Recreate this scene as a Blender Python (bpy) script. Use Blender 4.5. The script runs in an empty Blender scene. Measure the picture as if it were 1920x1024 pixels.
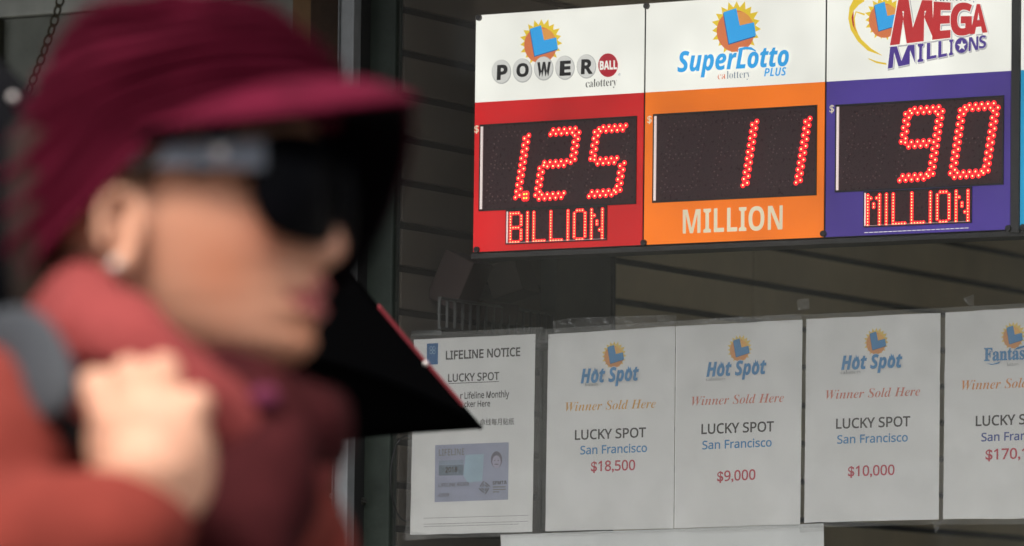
import bpy, bmesh, math, random
import numpy as np
from mathutils import Vector, Matrix, noise
random.seed(7)
SC = bpy.context.scene
COL = SC.collection

# ------------------------------------------------------------------ camera
FPX = 11500.0                       # focal length in photograph pixels (a long telephoto)
YAW, PITCH, ROLL = math.radians(35), math.atan((1370 - 512) / FPX), math.radians(0.7)
_f0 = Vector((-math.sin(YAW), math.cos(YAW), 0)); _r0 = Vector((math.cos(YAW), math.sin(YAW), 0))
FWD = _f0 * math.cos(PITCH) + Vector((0, 0, 1)) * math.sin(PITCH)
_u0 = _r0.cross(FWD)
RGT = _r0 * math.cos(ROLL) + _u0 * math.sin(ROLL)
UPV = _u0 * math.cos(ROLL) - _r0 * math.sin(ROLL)
Z0 = 1.768
def ray(px, py): return FWD + RGT * ((px - 960) / FPX) + UPV * ((512 - py) / FPX)
CAM = -ray(1400, 600) * 8.45 + Vector((0, 0, Z0))
def P(px, py, y=0.0):               # the point of the facade plane (world y) seen at a photo pixel
    v = ray(px, py); t = (y - CAM.y) / v.y
    return CAM + v * t
def W(px, py, d): return CAM + ray(px, py) * d
cd = bpy.data.cameras.new('camera'); cam = bpy.data.objects.new('camera', cd); COL.objects.link(cam)
cam.matrix_world = Matrix(((RGT.x, UPV.x, -FWD.x, CAM.x), (RGT.y, UPV.y, -FWD.y, CAM.y), (RGT.z, UPV.z, -FWD.z, CAM.z), (0, 0, 0, 1)))
cd.sensor_width = 36; cd.lens = FPX / 1920 * 36; cd.clip_start = 0.1; cd.clip_end = 2000
cd.dof.use_dof = True; cd.dof.focus_distance = 8.42; cd.dof.aperture_fstop = 7.3; cd.dof.aperture_blades = 9
SC.camera = cam

# ------------------------------------------------------------------ sky, sun, exposure
w = bpy.data.worlds.new('World'); SC.world = w; w.use_nodes = True
nt = w.node_tree; sky = nt.nodes.new('ShaderNodeTexSky'); sky.sky_type = 'NISHITA'; sky.sun_disc = False
SUN_AZ, SUN_EL = math.radians(171), math.radians(54)     # compass-like: direction the light comes from
sky.sun_elevation = SUN_EL; sky.sun_rotation = SUN_AZ; sky.dust_density = 5; sky.air_density = 1.0; sky.ozone_density = 1.0
bg = nt.nodes['Background']; bg.inputs['Strength'].default_value = 0.15
hs = nt.nodes.new('ShaderNodeHueSaturation'); hs.inputs['Saturation'].default_value = 0.35
nt.links.new(sky.outputs['Color'], hs.inputs['Color']); nt.links.new(hs.outputs['Color'], bg.inputs['Color'])
sl = bpy.data.lights.new('sun', 'SUN'); sl.energy = 1.5; sl.angle = math.radians(14); sl.color = (1, 0.93, 0.84)
so = bpy.data.objects.new('sun', sl); COL.objects.link(so)
_sd = Vector((math.sin(SUN_AZ) * math.cos(SUN_EL), math.cos(SUN_AZ) * math.cos(SUN_EL), math.sin(SUN_EL)))
so.rotation_euler = _sd.to_track_quat('Z', 'Y').to_euler(); so.location = (0, -10, 12)
SC.view_settings.view_transform = 'Standard'; SC.view_settings.look = 'None'
SC.view_settings.exposure = 1.12; SC.view_settings.gamma = 1
SC.cycles.use_denoising = True
try: SC.cycles.denoiser = 'OPENIMAGEDENOISE'
except Exception: pass
SC.cycles.max_bounces = 8; SC.cycles.transparent_max_bounces = 24; SC.cycles.caustics_reflective = False
SC.cycles.sample_clamp_indirect = 4; SC.render.film_transparent = False

# ------------------------------------------------------------------ materials
def srgb(r, g, b): return tuple(((c / 255) / 12.92 if c / 255 <= .04045 else ((c / 255 + .055) / 1.055) ** 2.4) for c in (r, g, b))
MATS = {}
EK = .50          # lamp strengths are set for this exposure
def mat(name, col, rough=.6, metal=0, var=(0, 0), bump=(0, 0), emit=None, spec=.5, sheen=0, wave=None):
    if name in MATS: return MATS[name]
    m = bpy.data.materials.new(name); m.use_nodes = True; n = m.node_tree.nodes; L = m.node_tree.links
    b = n['Principled BSDF']; b.inputs['Base Color'].default_value = (*col, 1); b.inputs['Roughness'].default_value = rough
    b.inputs['Metallic'].default_value = metal; b.inputs['Specular IOR Level'].default_value = spec
    if sheen: b.inputs['Sheen Weight'].default_value = sheen; b.inputs['Sheen Tint'].default_value = (*[min(1, c * 2 + .1) for c in col], 1)
    tc = n.new('ShaderNodeTexCoord')
    if var[1]:
        t = n.new('ShaderNodeTexNoise'); t.inputs['Scale'].default_value = var[0]; t.inputs['Detail'].default_value = 6; t.inputs['Roughness'].default_value = .65
        L.new(tc.outputs['Object'], t.inputs['Vector'])
        mr = n.new('ShaderNodeMapRange'); mr.inputs[1].default_value = .3; mr.inputs[2].default_value = .7; mr.inputs[3].default_value = 1 - var[1]; mr.inputs[4].default_value = 1 + var[1]
        L.new(t.outputs[0], mr.inputs[0])
        mx = n.new('ShaderNodeVectorMath'); mx.operation = 'SCALE'; mx.inputs[0].default_value = col
        L.new(mr.outputs[0], mx.inputs['Scale']); L.new(mx.outputs[0], b.inputs['Base Color'])
        r2 = n.new('ShaderNodeMapRange'); r2.inputs[3].default_value = max(0.02, rough - .12); r2.inputs[4].default_value = min(1, rough + .12)
        L.new(t.outputs[0], r2.inputs[0]); L.new(r2.outputs[0], b.inputs['Roughness'])
    if bump[1] or wave:
        bp = n.new('ShaderNodeBump'); bp.inputs['Strength'].default_value = 1; bp.inputs['Distance'].default_value = bump[1] if bump[1] else wave[1]
        if wave:
            t = n.new('ShaderNodeTexWave'); t.inputs['Scale'].default_value = wave[0]; t.inputs['Distortion'].default_value = 2
        else:
            t = n.new('ShaderNodeTexNoise'); t.inputs['Scale'].default_value = bump[0]; t.inputs['Detail'].default_value = 4
        L.new(tc.outputs['Object'], t.inputs['Vector']); L.new(t.outputs[0 if not wave else 1], bp.inputs['Height']); L.new(bp.outputs[0], b.inputs['Normal'])
    if emit:
        b.inputs['Emission Color'].default_value = (*emit[0], 1); b.inputs['Emission Strength'].default_value = emit[1] * EK
    MATS[name] = m; return m
def backlit(name, col, strength, scale=7, lo=.8):      # lamps behind a translucent sheet: uneven glow
    if name in MATS: return MATS[name]
    m = mat(name, tuple(c * .55 for c in col), .35, emit=(col, strength)); n = m.node_tree.nodes; L = m.node_tree.links
    tc = n.new('ShaderNodeTexCoord'); t = n.new('ShaderNodeTexNoise'); t.inputs['Scale'].default_value = scale; t.inputs['Detail'].default_value = 2
    L.new(tc.outputs['Object'], t.inputs['Vector']); r = n.new('ShaderNodeMapRange'); r.inputs[1].default_value = .3; r.inputs[2].default_value = .7
    r.inputs[3].default_value = strength * lo * EK; r.inputs[4].default_value = strength * 1.08 * EK
    L.new(t.outputs[0], r.inputs[0]); L.new(r.outputs[0], n['Principled BSDF'].inputs['Emission Strength']); return m
def film(name, haze, hazecol, gloss_scale, bumpd, var=None, rough=.02, ior=1.5, smudge=0):
    # clear sheet: straight-through light, Fresnel reflection, a little milky dirt
    m = bpy.data.materials.new(name); m.use_nodes = True; n = m.node_tree.nodes; L = m.node_tree.links
    n.remove(n['Principled BSDF']); out = n['Material Output']
    tr = n.new('ShaderNodeBsdfTransparent'); gl = n.new('ShaderNodeBsdfGlossy'); gl.inputs['Roughness'].default_value = rough
    fr = n.new('ShaderNodeFresnel'); ge = n.new('ShaderNodeNewGeometry'); im = n.new('ShaderNodeMapRange'); im.inputs[3].default_value = ior; im.inputs[4].default_value = 1 / ior
    L.new(ge.outputs['Backfacing'], im.inputs[0]); L.new(im.outputs[0], fr.inputs[0])
    df = n.new('ShaderNodeBsdfDiffuse'); df.inputs[0].default_value = (*hazecol, 1)
    m1 = n.new('ShaderNodeMixShader'); m2 = n.new('ShaderNodeMixShader')
    tc = n.new('ShaderNodeTexCoord'); t = n.new('ShaderNodeTexNoise'); t.inputs['Scale'].default_value = gloss_scale; t.inputs['Detail'].default_value = 5
    L.new(tc.outputs['Object'], t.inputs['Vector'])
    r = n.new('ShaderNodeMapRange'); r.inputs[1].default_value = .35; r.inputs[2].default_value = .75; r.inputs[3].default_value = haze * (1 - smudge); r.inputs[4].default_value = haze * (1 + smudge)
    L.new(t.outputs[0], r.inputs[0])
    L.new(r.outputs[0], m1.inputs[0]); L.new(tr.outputs[0], m1.inputs[1]); L.new(df.outputs[0], m1.inputs[2])
    if bumpd:
        bp = n.new('ShaderNodeBump'); bp.inputs['Strength'].default_value = 1; bp.inputs['Distance'].default_value = bumpd
        t2 = n.new('ShaderNodeTexNoise'); t2.inputs['Scale'].default_value = gloss_scale * 3; L.new(tc.outputs['Object'], t2.inputs['Vector'])
        L.new(t2.outputs[0], bp.inputs['Height']); L.new(bp.outputs[0], gl.inputs['Normal']); L.new(bp.outputs[0], fr.inputs['Normal'])
    L.new(fr.outputs[0], m2.inputs[0]); L.new(m1.outputs[0], m2.inputs[1]); L.new(gl.outputs[0], m2.inputs[2])
    L.new(m2.outputs[0], out.inputs['Surface']); MATS[name] = m; return m

# ------------------------------------------------------------------ object helpers
def tag(o, label=None, cat=None, group=None, kind=None):
    for k, v in (('label', label), ('category', cat), ('group', group), ('kind', kind)):
        if v: o[k] = v
    return o
def link(name, me, parent=None, mats=()):
    if not isinstance(me, bpy.types.Mesh):
        m2 = bpy.data.meshes.new(name); me.to_mesh(m2); me.free(); me = m2
    for m in (mats if isinstance(mats, (list, tuple)) else [mats]): me.materials.append(m)
    o = bpy.data.objects.new(name, me); COL.objects.link(o)
    if parent: o.parent = parent; o.matrix_parent_inverse = parent.matrix_basis.inverted()
    return o
def thing(name, loc, label, cat, group=None):
    o = bpy.data.objects.new(name, None); COL.objects.link(o); o.location = loc; o.empty_display_size = .05
    return tag(o, label, cat, group)
def smooth(o, v=True):
    o.data.polygons.foreach_set('use_smooth', [v] * len(o.data.polygons)); return o
def box_bm(lo, hi, bm=None, bevel=0, mi=0):
    own = bmesh.new(); 
    r = bmesh.ops.create_cube(own, size=1)
    for v in own.verts:
        v.co = Vector([lo[i] + (hi[i] - lo[i]) * (v.co[i] + .5) for i in range(3)])
    if bevel: bmesh.ops.bevel(own, geom=own.edges[:], offset=bevel, segments=2, affect='EDGES', profile=.6)
    for f in own.faces: f.material_index = mi
    if bm is None: return own
    me = bpy.data.meshes.new('tmp'); own.to_mesh(me); own.free(); bm.from_mesh(me); bpy.data.meshes.remove(me); return bm
def box(name, lo, hi, m, parent=None, bevel=0): return link(name, box_bm(lo, hi, None, bevel), parent, m)
def pxbox(px0, py0, px1, py1, y0, y1, bevel=0, bm=None):
    """box on the facade between two photo pixels, front face at world y0, back at y1"""
    a, b = P(px0, py0, y0), P(px1, py1, y0)
    return box_bm((min(a.x, b.x), y0, min(a.z, b.z)), (max(a.x, b.x), y1, max(a.z, b.z)), bm, bevel)
def cyl_bm(a, b, r0, r1=None, seg=16, bm=None):
    r1 = r0 if r1 is None else r1; a, b = Vector(a), Vector(b); own = bmesh.new()
    bmesh.ops.create_cone(own, cap_ends=True, segments=seg, radius1=r0, radius2=r1, depth=(b - a).length)
    q = (b - a).to_track_quat('Z', 'Y').to_matrix().to_4x4(); q.translation = (a + b) / 2
    bmesh.ops.transform(own, matrix=q, verts=own.verts)
    if bm is None: return own
    me = bpy.data.meshes.new('tmp'); own.to_mesh(me); own.free(); bm.from_mesh(me); bpy.data.meshes.remove(me); return bm
def ball_bm(c, r, sub=2, bm=None, scale=(1, 1, 1), rot=None):
    own = bmesh.new(); bmesh.ops.create_icosphere(own, subdivisions=sub, radius=r)
    M = Matrix.Translation(c) @ (rot.to_4x4() if rot else Matrix()) @ Matrix.Diagonal((*scale, 1))
    bmesh.ops.transform(own, matrix=M, verts=own.verts)
    if bm is None: return own
    me = bpy.data.meshes.new('tmp'); own.to_mesh(me); own.free(); bm.from_mesh(me); bpy.data.meshes.remove(me); return bm
def chain_bm(pts, rad, bm, seg=16, sub=2):
    for k, (p, r) in enumerate(zip(pts, rad)):
        ball_bm(p, r, sub, bm)
        if k: cyl_bm(pts[k - 1], p, rad[k - 1], r, seg, bm)
    return bm
def evaluated(o):
    dg = bpy.context.evaluated_depsgraph_get(); dg.update()
    me = bpy.data.meshes.new_from_object(o.evaluated_get(dg)); me.materials.clear(); return me
def fuse(bm, voxel, iters, name='fused'):
    """union of closed shapes into one smooth continuous skin"""
    me = bpy.data.meshes.new('tmp'); bm.to_mesh(me); bm.free()
    o = bpy.data.objects.new('tmp', me); COL.objects.link(o)
    r = o.modifiers.new('r', 'REMESH'); r.mode = 'VOXEL'; r.voxel_size = voxel; r.use_smooth_shade = True
    s = o.modifiers.new('s', 'SMOOTH'); s.factor = .5; s.iterations = iters
    out = evaluated(o); bpy.data.objects.remove(o); bpy.data.meshes.remove(me)
    out.polygons.foreach_set('use_smooth', [True] * len(out.polygons)); return out

# ------------------------------------------------------------------ flat print (lettering and shapes lying on a sheet)
ALPH = {'s': (0x1D5A0, 0x1D5BA, 0x1D7E2), 'b': (0x1D5D4, 0x1D5EE, 0x1D7EC), 'o': (0x1D63C, 0x1D656, 0), 'r': (0x1D400, 0x1D41A, 0x1D7CE), 'i': (0x1D434, 0x1D44E, 0), 'j': (0x1D468, 0x1D482, 0), 'x': (0, 0, 0)}
def styled(t, style):       # plain, bold, slanted and serif faces live in the mathematical alphabets of the built-in font
    U, l, d = ALPH[style]; out = ''
    for ch in t:
        if U and 'A' <= ch <= 'Z': ch = chr(U + ord(ch) - 65)
        elif U and 'a' <= ch <= 'z': ch = chr(l + ord(ch) - 97)
        elif d and '0' <= ch <= '9': ch = chr(d + ord(ch) - 48)
        out += ch
    return out
def shape(data):
    o = bpy.data.objects.new('tmp', data); COL.objects.link(o)
    dg = bpy.context.evaluated_depsgraph_get(); me = bpy.data.meshes.new_from_object(o.evaluated_get(dg))
    v = [tuple(x.co[:2]) for x in me.vertices]; f = [tuple(p.vertices) for p in me.polygons]
    bpy.data.objects.remove(o); bpy.data.meshes.remove(me); return v, f
def fill(loops, off=0.0):
    """fill closed outlines (with holes); returns verts, tris"""
    cu = bpy.data.curves.new('tmp', 'CURVE'); cu.dimensions = '2D'; cu.fill_mode = 'BOTH'; cu.offset = off
    for lp in loops:
        s = cu.splines.new('POLY'); s.points.add(len(lp) - 1)
        for p, q in zip(s.points, lp): p.co = (q[0], q[1], 0, 1)
        s.use_cyclic_u = True
    r = shape(cu); bpy.data.curves.remove(cu); return r
_TC = {}
def letters(text, style, off=0.0):
    k = (text, style, off)
    if k not in _TC:
        cu = bpy.data.curves.new('tmp', 'FONT'); cu.body = styled(text, style); cu.size = 1; cu.resolution_u = 4; cu.offset = off
        v, f = shape(cu); bpy.data.curves.remove(cu)
        _TC[k] = (v, f)
    return _TC[k]
def extent(text, style):
    v, _ = letters(text, style); xs = [p[0] for p in v]; ys = [p[1] for p in v]
    return min(xs), max(xs), min(ys), max(ys)
CAPH = {'s': .70, 'b': .70, 'o': .70, 'r': .66, 'i': .66, 'j': .66, 'x': .70}
class Print:
    """collects flat coloured shapes given in photo pixels and lays them on the facade plane at depth y"""
    def __init__(s, y): s.y = y; s.v = []; s.f = []; s.mi = []; s.m = []; s.lay = 0
    def _mi(s, m):
        if m not in s.m: s.m.append(m)
        return s.m.index(m)
    def add(s, verts, faces, m, fn, up=0):
        b = len(s.v); y = s.y - .00012 * (up + 1)
        s.v += [tuple(P(*fn(*q), y)) for q in verts]; s.f += [tuple(b + i for i in f) for f in faces]; s.mi += [s._mi(m)] * len(faces)
    def text(s, t, style, p0, p1, cap, m, off=0, up=0, track=0, lean=0):
        a, b, _, _ = extent(t, style)
        v, f = letters(t, style, off); ch = CAPH[style]; dx, dy = p1[0] - p0[0], p1[1] - p0[1]
        def fn(x, y):
            u = (x - a) / (b - a); h = y / ch * cap
            return p0[0] + dx * u - .012 * -h * 0 + lean * h + .012 * h, p0[1] + dy * u - h
        s.add(v, f, m, fn, up)
    def quad_text(s, t, style, tl, tr, br, bl, m, off=0, up=0, shift=(0, 0)):
        x0, x1, y0, y1 = extent(t, style); v, f = letters(t, style, off)
        def fn(x, y):
            u = (x - x0) / (x1 - x0); h = (y - y0) / (y1 - y0)
            return tuple((bl[i] * (1 - u) + br[i] * u) * (1 - h) + (tl[i] * (1 - u) + tr[i] * u) * h + shift[i] for i in (0, 1))
        s.add(v, f, m, fn, up)
    def poly(s, pts, m, up=0, holes=()):
        v, f = fill([[(p[0] / 100, -p[1] / 100) for p in l] for l in [pts, *holes]])
        s.add(v, f, m, lambda x, y: (x * 100, -y * 100), up)
    def ellipse(s, c, rx, ry, m, up=0, n=28, skew=0, inner=0):
        e = lambda k: [(c[0] + rx * k * math.cos(a) , c[1] + ry * k * math.sin(a) - skew * rx * k * math.cos(a)) for a in [i / n * 2 * math.pi for i in range(n)]]
        s.poly(e(1), m, up, [e(inner)] if inner else ())
    def build(s, name, parent, mats=None):
        me = bpy.data.meshes.new(name); me.from_pydata(s.v, [], s.f); me.update()
        if me.polygons and sum(p.normal.y * p.area for p in me.polygons) > 0: me.flip_normals()
        me.polygons.foreach_set('material_index', s.mi)
        return link(name, me, parent, s.m)
def crop(ox, oy, sc): return lambda x, y: (ox + x / sc, oy + y / sc)
def xf(c, pts): return [c(*p) for p in pts]

INK = dict(
    black=mat('print_black', srgb(52, 50, 48), .5), darkgrey=mat('print_dark_grey', srgb(70, 70, 68), .5),
    blue=mat('print_blue', srgb(70, 140, 190), .45), skyblue=mat('print_sky_blue', srgb(60, 150, 200), .45),
    navy=mat('print_navy', srgb(60, 80, 150), .45), red=mat('print_red', srgb(190, 60, 75), .45),
    gold=mat('print_gold', srgb(222, 170, 90), .5), coral=mat('print_coral', srgb(215, 135, 115), .5), amber=mat('print_amber', srgb(225, 150, 85), .5),
    grey=mat('print_grey', srgb(130, 132, 130), .5), sun=mat('print_sun', srgb(238, 208, 110), .5), disc=mat('print_disc', srgb(222, 155, 90), .5),
    disc2=mat('print_disc_light', srgb(240, 185, 95), .5), edge=mat('print_blue_edge', srgb(40, 95, 140), .5), white=mat('print_white', (.75, .75, .72), .5))
BL = dict(
    white=backlit('backlit_white', srgb(240, 240, 230), .86), red=backlit('backlit_red', srgb(205, 22, 26), .85, 5, .45),
    orange=backlit('backlit_orange', srgb(245, 120, 18), .8, 6, .7), purple=backlit('backlit_purple', srgb(78, 58, 150), .6, 6, .6),
    cyan=backlit('backlit_cyan', srgb(20, 165, 215), .6), black=mat('lit_black', srgb(40, 38, 38), .4), blue=backlit('lit_blue', srgb(45, 165, 232), .8),
    bluedark=backlit('lit_blue_edge', srgb(30, 95, 150), .7), sun=backlit('lit_yellow', srgb(250, 215, 50), .65), disc=backlit('lit_orange_disc', srgb(238, 130, 75), .6),
    disc2=backlit('lit_orange_light', srgb(250, 170, 80), .6), ballrim=backlit('lit_ball_rim', srgb(200, 200, 196), .5), ball=backlit('lit_ball', srgb(235, 235, 228), .6),
    crimson=backlit('lit_crimson', srgb(205, 35, 55), .5), mega=backlit('lit_mega_red', srgb(215, 45, 48), .6), silver=backlit('lit_silver', srgb(195, 193, 195), .55),
    violet=backlit('lit_violet', srgb(85, 60, 155), .6), cream=backlit('lit_cream', srgb(240, 228, 195), .6), grey=backlit('lit_grey', srgb(110, 130, 150), .6),
    coral=backlit('lit_coral', srgb(235, 140, 105), .6))
# the sun-and-block-letter emblem, drawn once in the pixels of the middle sign's close view
_C3 = crop(1200, 0, 4.266)
def emblem(pr, C, sx, sy, col, rays=19, up=0):
    """C: photo pixel of the emblem's centre; sx, sy: size relative to the middle sign's"""
    def t(x, y): 
        dx, dy = (x - 775) / 4.266 * sx, (y - 225) / 4.266 * sy
        return C[0] + dx, C[1] + dy
    star = []
    for i in range(rays * 2):
        a = i / (rays * 2) * 2 * math.pi + .1; r = 208 + 8 * math.sin(i * 1.7) if i % 2 == 0 else 158
        star.append(t(770 + r * .96 * math.cos(a), 222 + r * 1.04 * math.sin(a) - .05 * r * math.cos(a)))
    pr.poly(star, col['sun'], up)
    pr.ellipse(t(765, 250), 152 / 4.266 * sx, 168 / 4.266 * sy, col['disc'], up + 1)
    pr.ellipse(t(800, 205), 100 / 4.266 * sx, 110 / 4.266 * sy, col['disc2'], up + 2)
    L_ = [(668, 98), (770, 65), (798, 205), (912, 178), (928, 285), (712, 350)]
    pr.poly([t(x - 5, y + 10) for x, y in L_], col['edge'], up + 3)
    pr.poly([t(*p) for p in L_], col['L'], up + 4)
EL = dict(sun=BL['sun'], disc=BL['disc'], disc2=BL['disc2'], edge=BL['bluedark'], L=BL['blue'])
EP = dict(sun=INK['sun'], disc=INK['disc'], disc2=INK['disc2'], edge=INK['edge'], L=INK['blue'])
# ------------------------------------------------------------------ ground, street
CONC = mat('pavement_concrete', (.13, .128, .12), .85, var=(3, .15), bump=(60, .002))
ASPH = mat('asphalt', (.05, .05, .052), .9, var=(6, .2), bump=(180, .003))
tag(box('ground', (-150, -150, -.4), (150, 150, -.125), ASPH), kind='structure')
tag(box('pavement', (-60, -9.2, -.12), (60, -.3, 0), CONC), kind='structure')
tag(box('kerb', (-60, -9.36, -.12), (60, -9.203, .004), mat('kerb_stone', (.3, .3, .29), .8, var=(5, .1)), bevel=.01), kind='structure')
tag(box('far_pavement', (-60, -24, -.12), (60, -19.2, 0), CONC), kind='structure')
bm = bmesh.new()
for i in range(-8, 9): box_bm((i * 6 - 1.2, -14.3, -.124), (i * 6 + 1.2, -14.18, -.119), bm)
tag(link('lane_marking', bm, None, mat('road_paint', (.7, .7, .66), .6)), kind='structure')
# row of buildings across the street (seen only as reflections in the shop glass)
def street_house(x0, x1, h, col, label):
    t = thing('street_building', ((x0 + x1) / 2, -24, 0), label, 'building', 'buildings across the street')
    m = mat('render_' + str(len(MATS)), col, .85, var=(2, .12), bump=(40, .004))
    box('wall', (x0 + .01, -30, 0), (x1 - .01, -24.2, h), m, t)
    box('cornice', (x0, -24.19, h - .35), (x1, -23.85, h), mat('cornice_paint', (.45, .43, .39), .7), t, .02)
    n = int((x1 - x0) / 1.9); fr = mat('window_paint', (.5, .5, .48), .6); gl = mat('dark_window', (.02, .025, .03), .08)
    for fl in range(int((h - 1) / 3.1)):
        for k in range(n):
            cx = x0 + (k + .5) * (x1 - x0) / n; z = 1.1 + fl * 3.1
            bm = bmesh.new(); box_bm((cx - .6, -24.199, z), (cx + .6, -24.1, z + 1.7), bm)
            f = link('window', bm, t, fr); box('pane', (cx - .52, -24.098, z + .08), (cx + .52, -24.09, z + 1.62), gl, f)
    return t
for k, (x0, x1, h, c, lb) in enumerate([(-46, -36, 10.5, (.35, .3, .25), 'short sandy brown building at the far left of the opposite row'), (-35.9, -27, 13, (.42, .42, .4), 'pale grey building, second from the left across the street'), (-26.9, -17.6, 9.8, (.28, .24, .2), 'dark brown building left of the low cream one across the street'), (-17.55, -8, 5.6, (.4, .38, .3), 'low cream building left of the blue grey one across the street'), (-7.9, 2, 10.4, (.33, .35, .36), 'blue grey building straight across from the shop'), (2.1, 12, 12.8, (.42, .36, .3), 'tall tan building right of the blue grey one across the street'), (12.1, 22, 9.9, (.3, .3, .3), 'low mid grey building at the right end of the opposite row')]):
    street_house(x0, x1, h, c, lb)

# ------------------------------------------------------------------ shopfront
FR = mat('green_black_frame', (.026, .034, .028), .5, var=(9, .35), bump=(90, .0006), spec=.2)
ALU = mat('brushed_aluminium', (.22, .23, .235), .5, .4, var=(30, .12), bump=(200, .0002))
BLK = mat('black_rubber', (.008, .008, .008), .6)
shop = thing('shopfront', (0, 0, 0), 'dark framed shop front with a large glass window and grey metal corner strip', 'building')
X = lambda px, y=0.0: P(px, 500, y).x
STUC = mat('stucco', (.2, .19, .17), .9, var=(4, .15), bump=(70, .004))
a = X(668, -.022); b = X(750, -.003)
box('stall_riser', (a, -.05, 0), (3.4, .12, 1.02), STUC, shop, .006)
box('lower_frame', (b + .001, -.02, 1.021), (3.4, .07, 1.09), FR, shop, .004)
box('upper_frame', (b + .001, -.02, 2.62), (3.4, .07, 2.7), FR, shop, .004)
box('fascia', (-4.5, -.06, 2.701), (3.4, .12, 3.6), STUC, shop, .006)
box('upper_wall', (-4.5, 0, 3.601), (3.4, .3, 7.5), mat('upper_stucco', (.3, .28, .25), .9, var=(2, .1)), shop)
box('side_wall', (3.401, -.05, 0), (6.5, .3, 7.5), STUC, shop)
box('window_frame', (a, -.022, 1.021), (b, -.003, 2.7), FR, shop, .003)
box('frame_groove', (a + .006, -.0232, 1.03), (a + .009, -.0221, 2.69), BLK, shop)
# corner strip with its two edges and a screw
st = box('corner_strip', (X(632, -.058), -.058, 0), (X(653, -.058), .02, 2.69), ALU, shop, .0015)
box('strip_lip', (X(627, -.062), -.062, 0), (X(632, -.058) - .0003, .02, 2.69), ALU, st, .001)
box('strip_lip', (X(653, -.058) + .0003, -.062, 0), (X(657, -.062), .02, 2.69), ALU, st, .001)
box('seal', (X(657, -.062) + .0003, -.045, 0), (a - .0003, .02, 2.69), BLK, shop)
sp = P(621, 930, -.0585); s_ = link('screw', cyl_bm(sp, sp + Vector((0, -.0015, 0)), .0042, .003, 14), st, mat('screw_steel', (.3, .3, .3), .3, .9))
link('screw_slot', cyl_bm(sp + Vector((0, -.0016, 0)), sp + Vector((0, -.0022, 0)), .0014, .0014, 8), st, BLK)
kp = P(681, 940, -.022); bm = cyl_bm(kp, kp + Vector((0, -.006, 0)), .006, .005, 12); cyl_bm(kp + Vector((-.004, -.004, 0)), kp + Vector((.012, -.009, -.002)), .0018, .0012, 8, bm)
link('latch_stud', bm, shop, mat('dark_steel', (.05, .05, .045), .45, .6))
# recessed doorway at the left
DW = mat('door_brown', (.028, .016, .009), .6, var=(12, .4), bump=(80, .0006), spec=.12)
box('door_jamb', (X(574, -.03), -.03, 0), (X(627, -.062) - .0005, .2, 2.69), DW, shop, .004)
box('jamb_trim', (X(540, -.012), -.012, 0), (X(574, -.03) - .0005, .2, 2.69), mat('tan_wood', (.13, .075, .035), .6, var=(10, .3), spec=.15), shop, .004)
dy = .2
zh = P(165, 24, dy).z
GP = mat('grey_green_panel', (.19, .205, .18), .5, var=(6, .25), bump=(60, .0006))
GH = mat('grey_header', (.40, .42, .39), .5, var=(8, .2), bump=(60, .0006))
door = thing('door', (X(300), dy, 0), 'grey green panelled door with a paler header rail behind the walking woman', 'door')
xl = P(-260, 200, dy).x; xr = X(540, -.012)
box('door_panel', (xl, dy, 0), (xr - .002, dy + .05, zh), GP, door, .002)
box('header_rail', (xl, dy - .012, zh + .001), (xr - .002, dy + .05, 2.69), GH, door, .004)
x8 = P(9, 100, dy).x
box('door_stile', (x8 - .05, dy - .02, 0), (x8, dy - .001, zh - .0015), mat('dark_stile', (.03, .03, .02), .5), door, .003)
box('doorway_wall', (-4.5, -.05, 0), (xl - .002, .25, 2.69), STUC, shop)
# hanging chain of metal links
CH = mat('dull_brass', (.05, .042, .025), .4, .6, var=(60, .4)); CG = mat('dull_steel', (.10, .1, .09), .4, .7)
ch = thing('chain', P(112, 10, .1), 'thin dull metal chain hanging in front of the door at the top left', 'chain')
cps = [(116, -28), (110, 5), (107, 12), (100, 40), (94, 57), (88, 78), (81, 97), (75, 118), (66, 135), (60, 152), (52, 168), (46, 186)]
cps = [(118 - 74 * (k / 12) ** 1.25, -26 + k * 18.5) for k in range(13)]
tor = None
for k in range(len(cps) - 1):
    a_, b_ = P(*cps[k], .1), P(*cps[k + 1], .1); c_ = (a_ + b_) / 2; L_ = (b_ - a_).length
    if tor is None:
        bm = bmesh.new(); n1, n2 = 18, 8; R_, r_ = L_ * .42, L_ * .13; vs = []
        for i in range(n1):
            t = i / n1 * 2 * math.pi
            for j in range(n2):
                p = j / n2 * 2 * math.pi
                vs.append(bm.verts.new(((R_ + r_ * math.cos(p)) * math.cos(t) * 1.35, (R_ + r_ * math.cos(p)) * math.sin(t) * .85, r_ * math.sin(p))))
        for i in range(n1):
            for j in range(n2): bm.faces.new((vs[i * n2 + j], vs[((i + 1) % n1) * n2 + j], vs[((i + 1) % n1) * n2 + (j + 1) % n2], vs[i * n2 + (j + 1) % n2]))
        o = link('link', bm, ch, [CH]); tor = o
    else:
        o = tor.copy(); COL.objects.link(o)
    smooth(o); d_ = (b_ - a_).normalized(); n_ = Vector((0, -1, 0)) if k % 2 == 0 else Vector((.8, -.6, 0))
    y_ = n_.cross(d_).normalized(); z_ = d_.cross(y_)
    M = Matrix((d_, y_, z_)).transposed().to_4x4(); M.translation = c_
    o.matrix_basis = M; o.parent = ch; o.matrix_parent_inverse = ch.matrix_basis.inverted()

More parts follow.
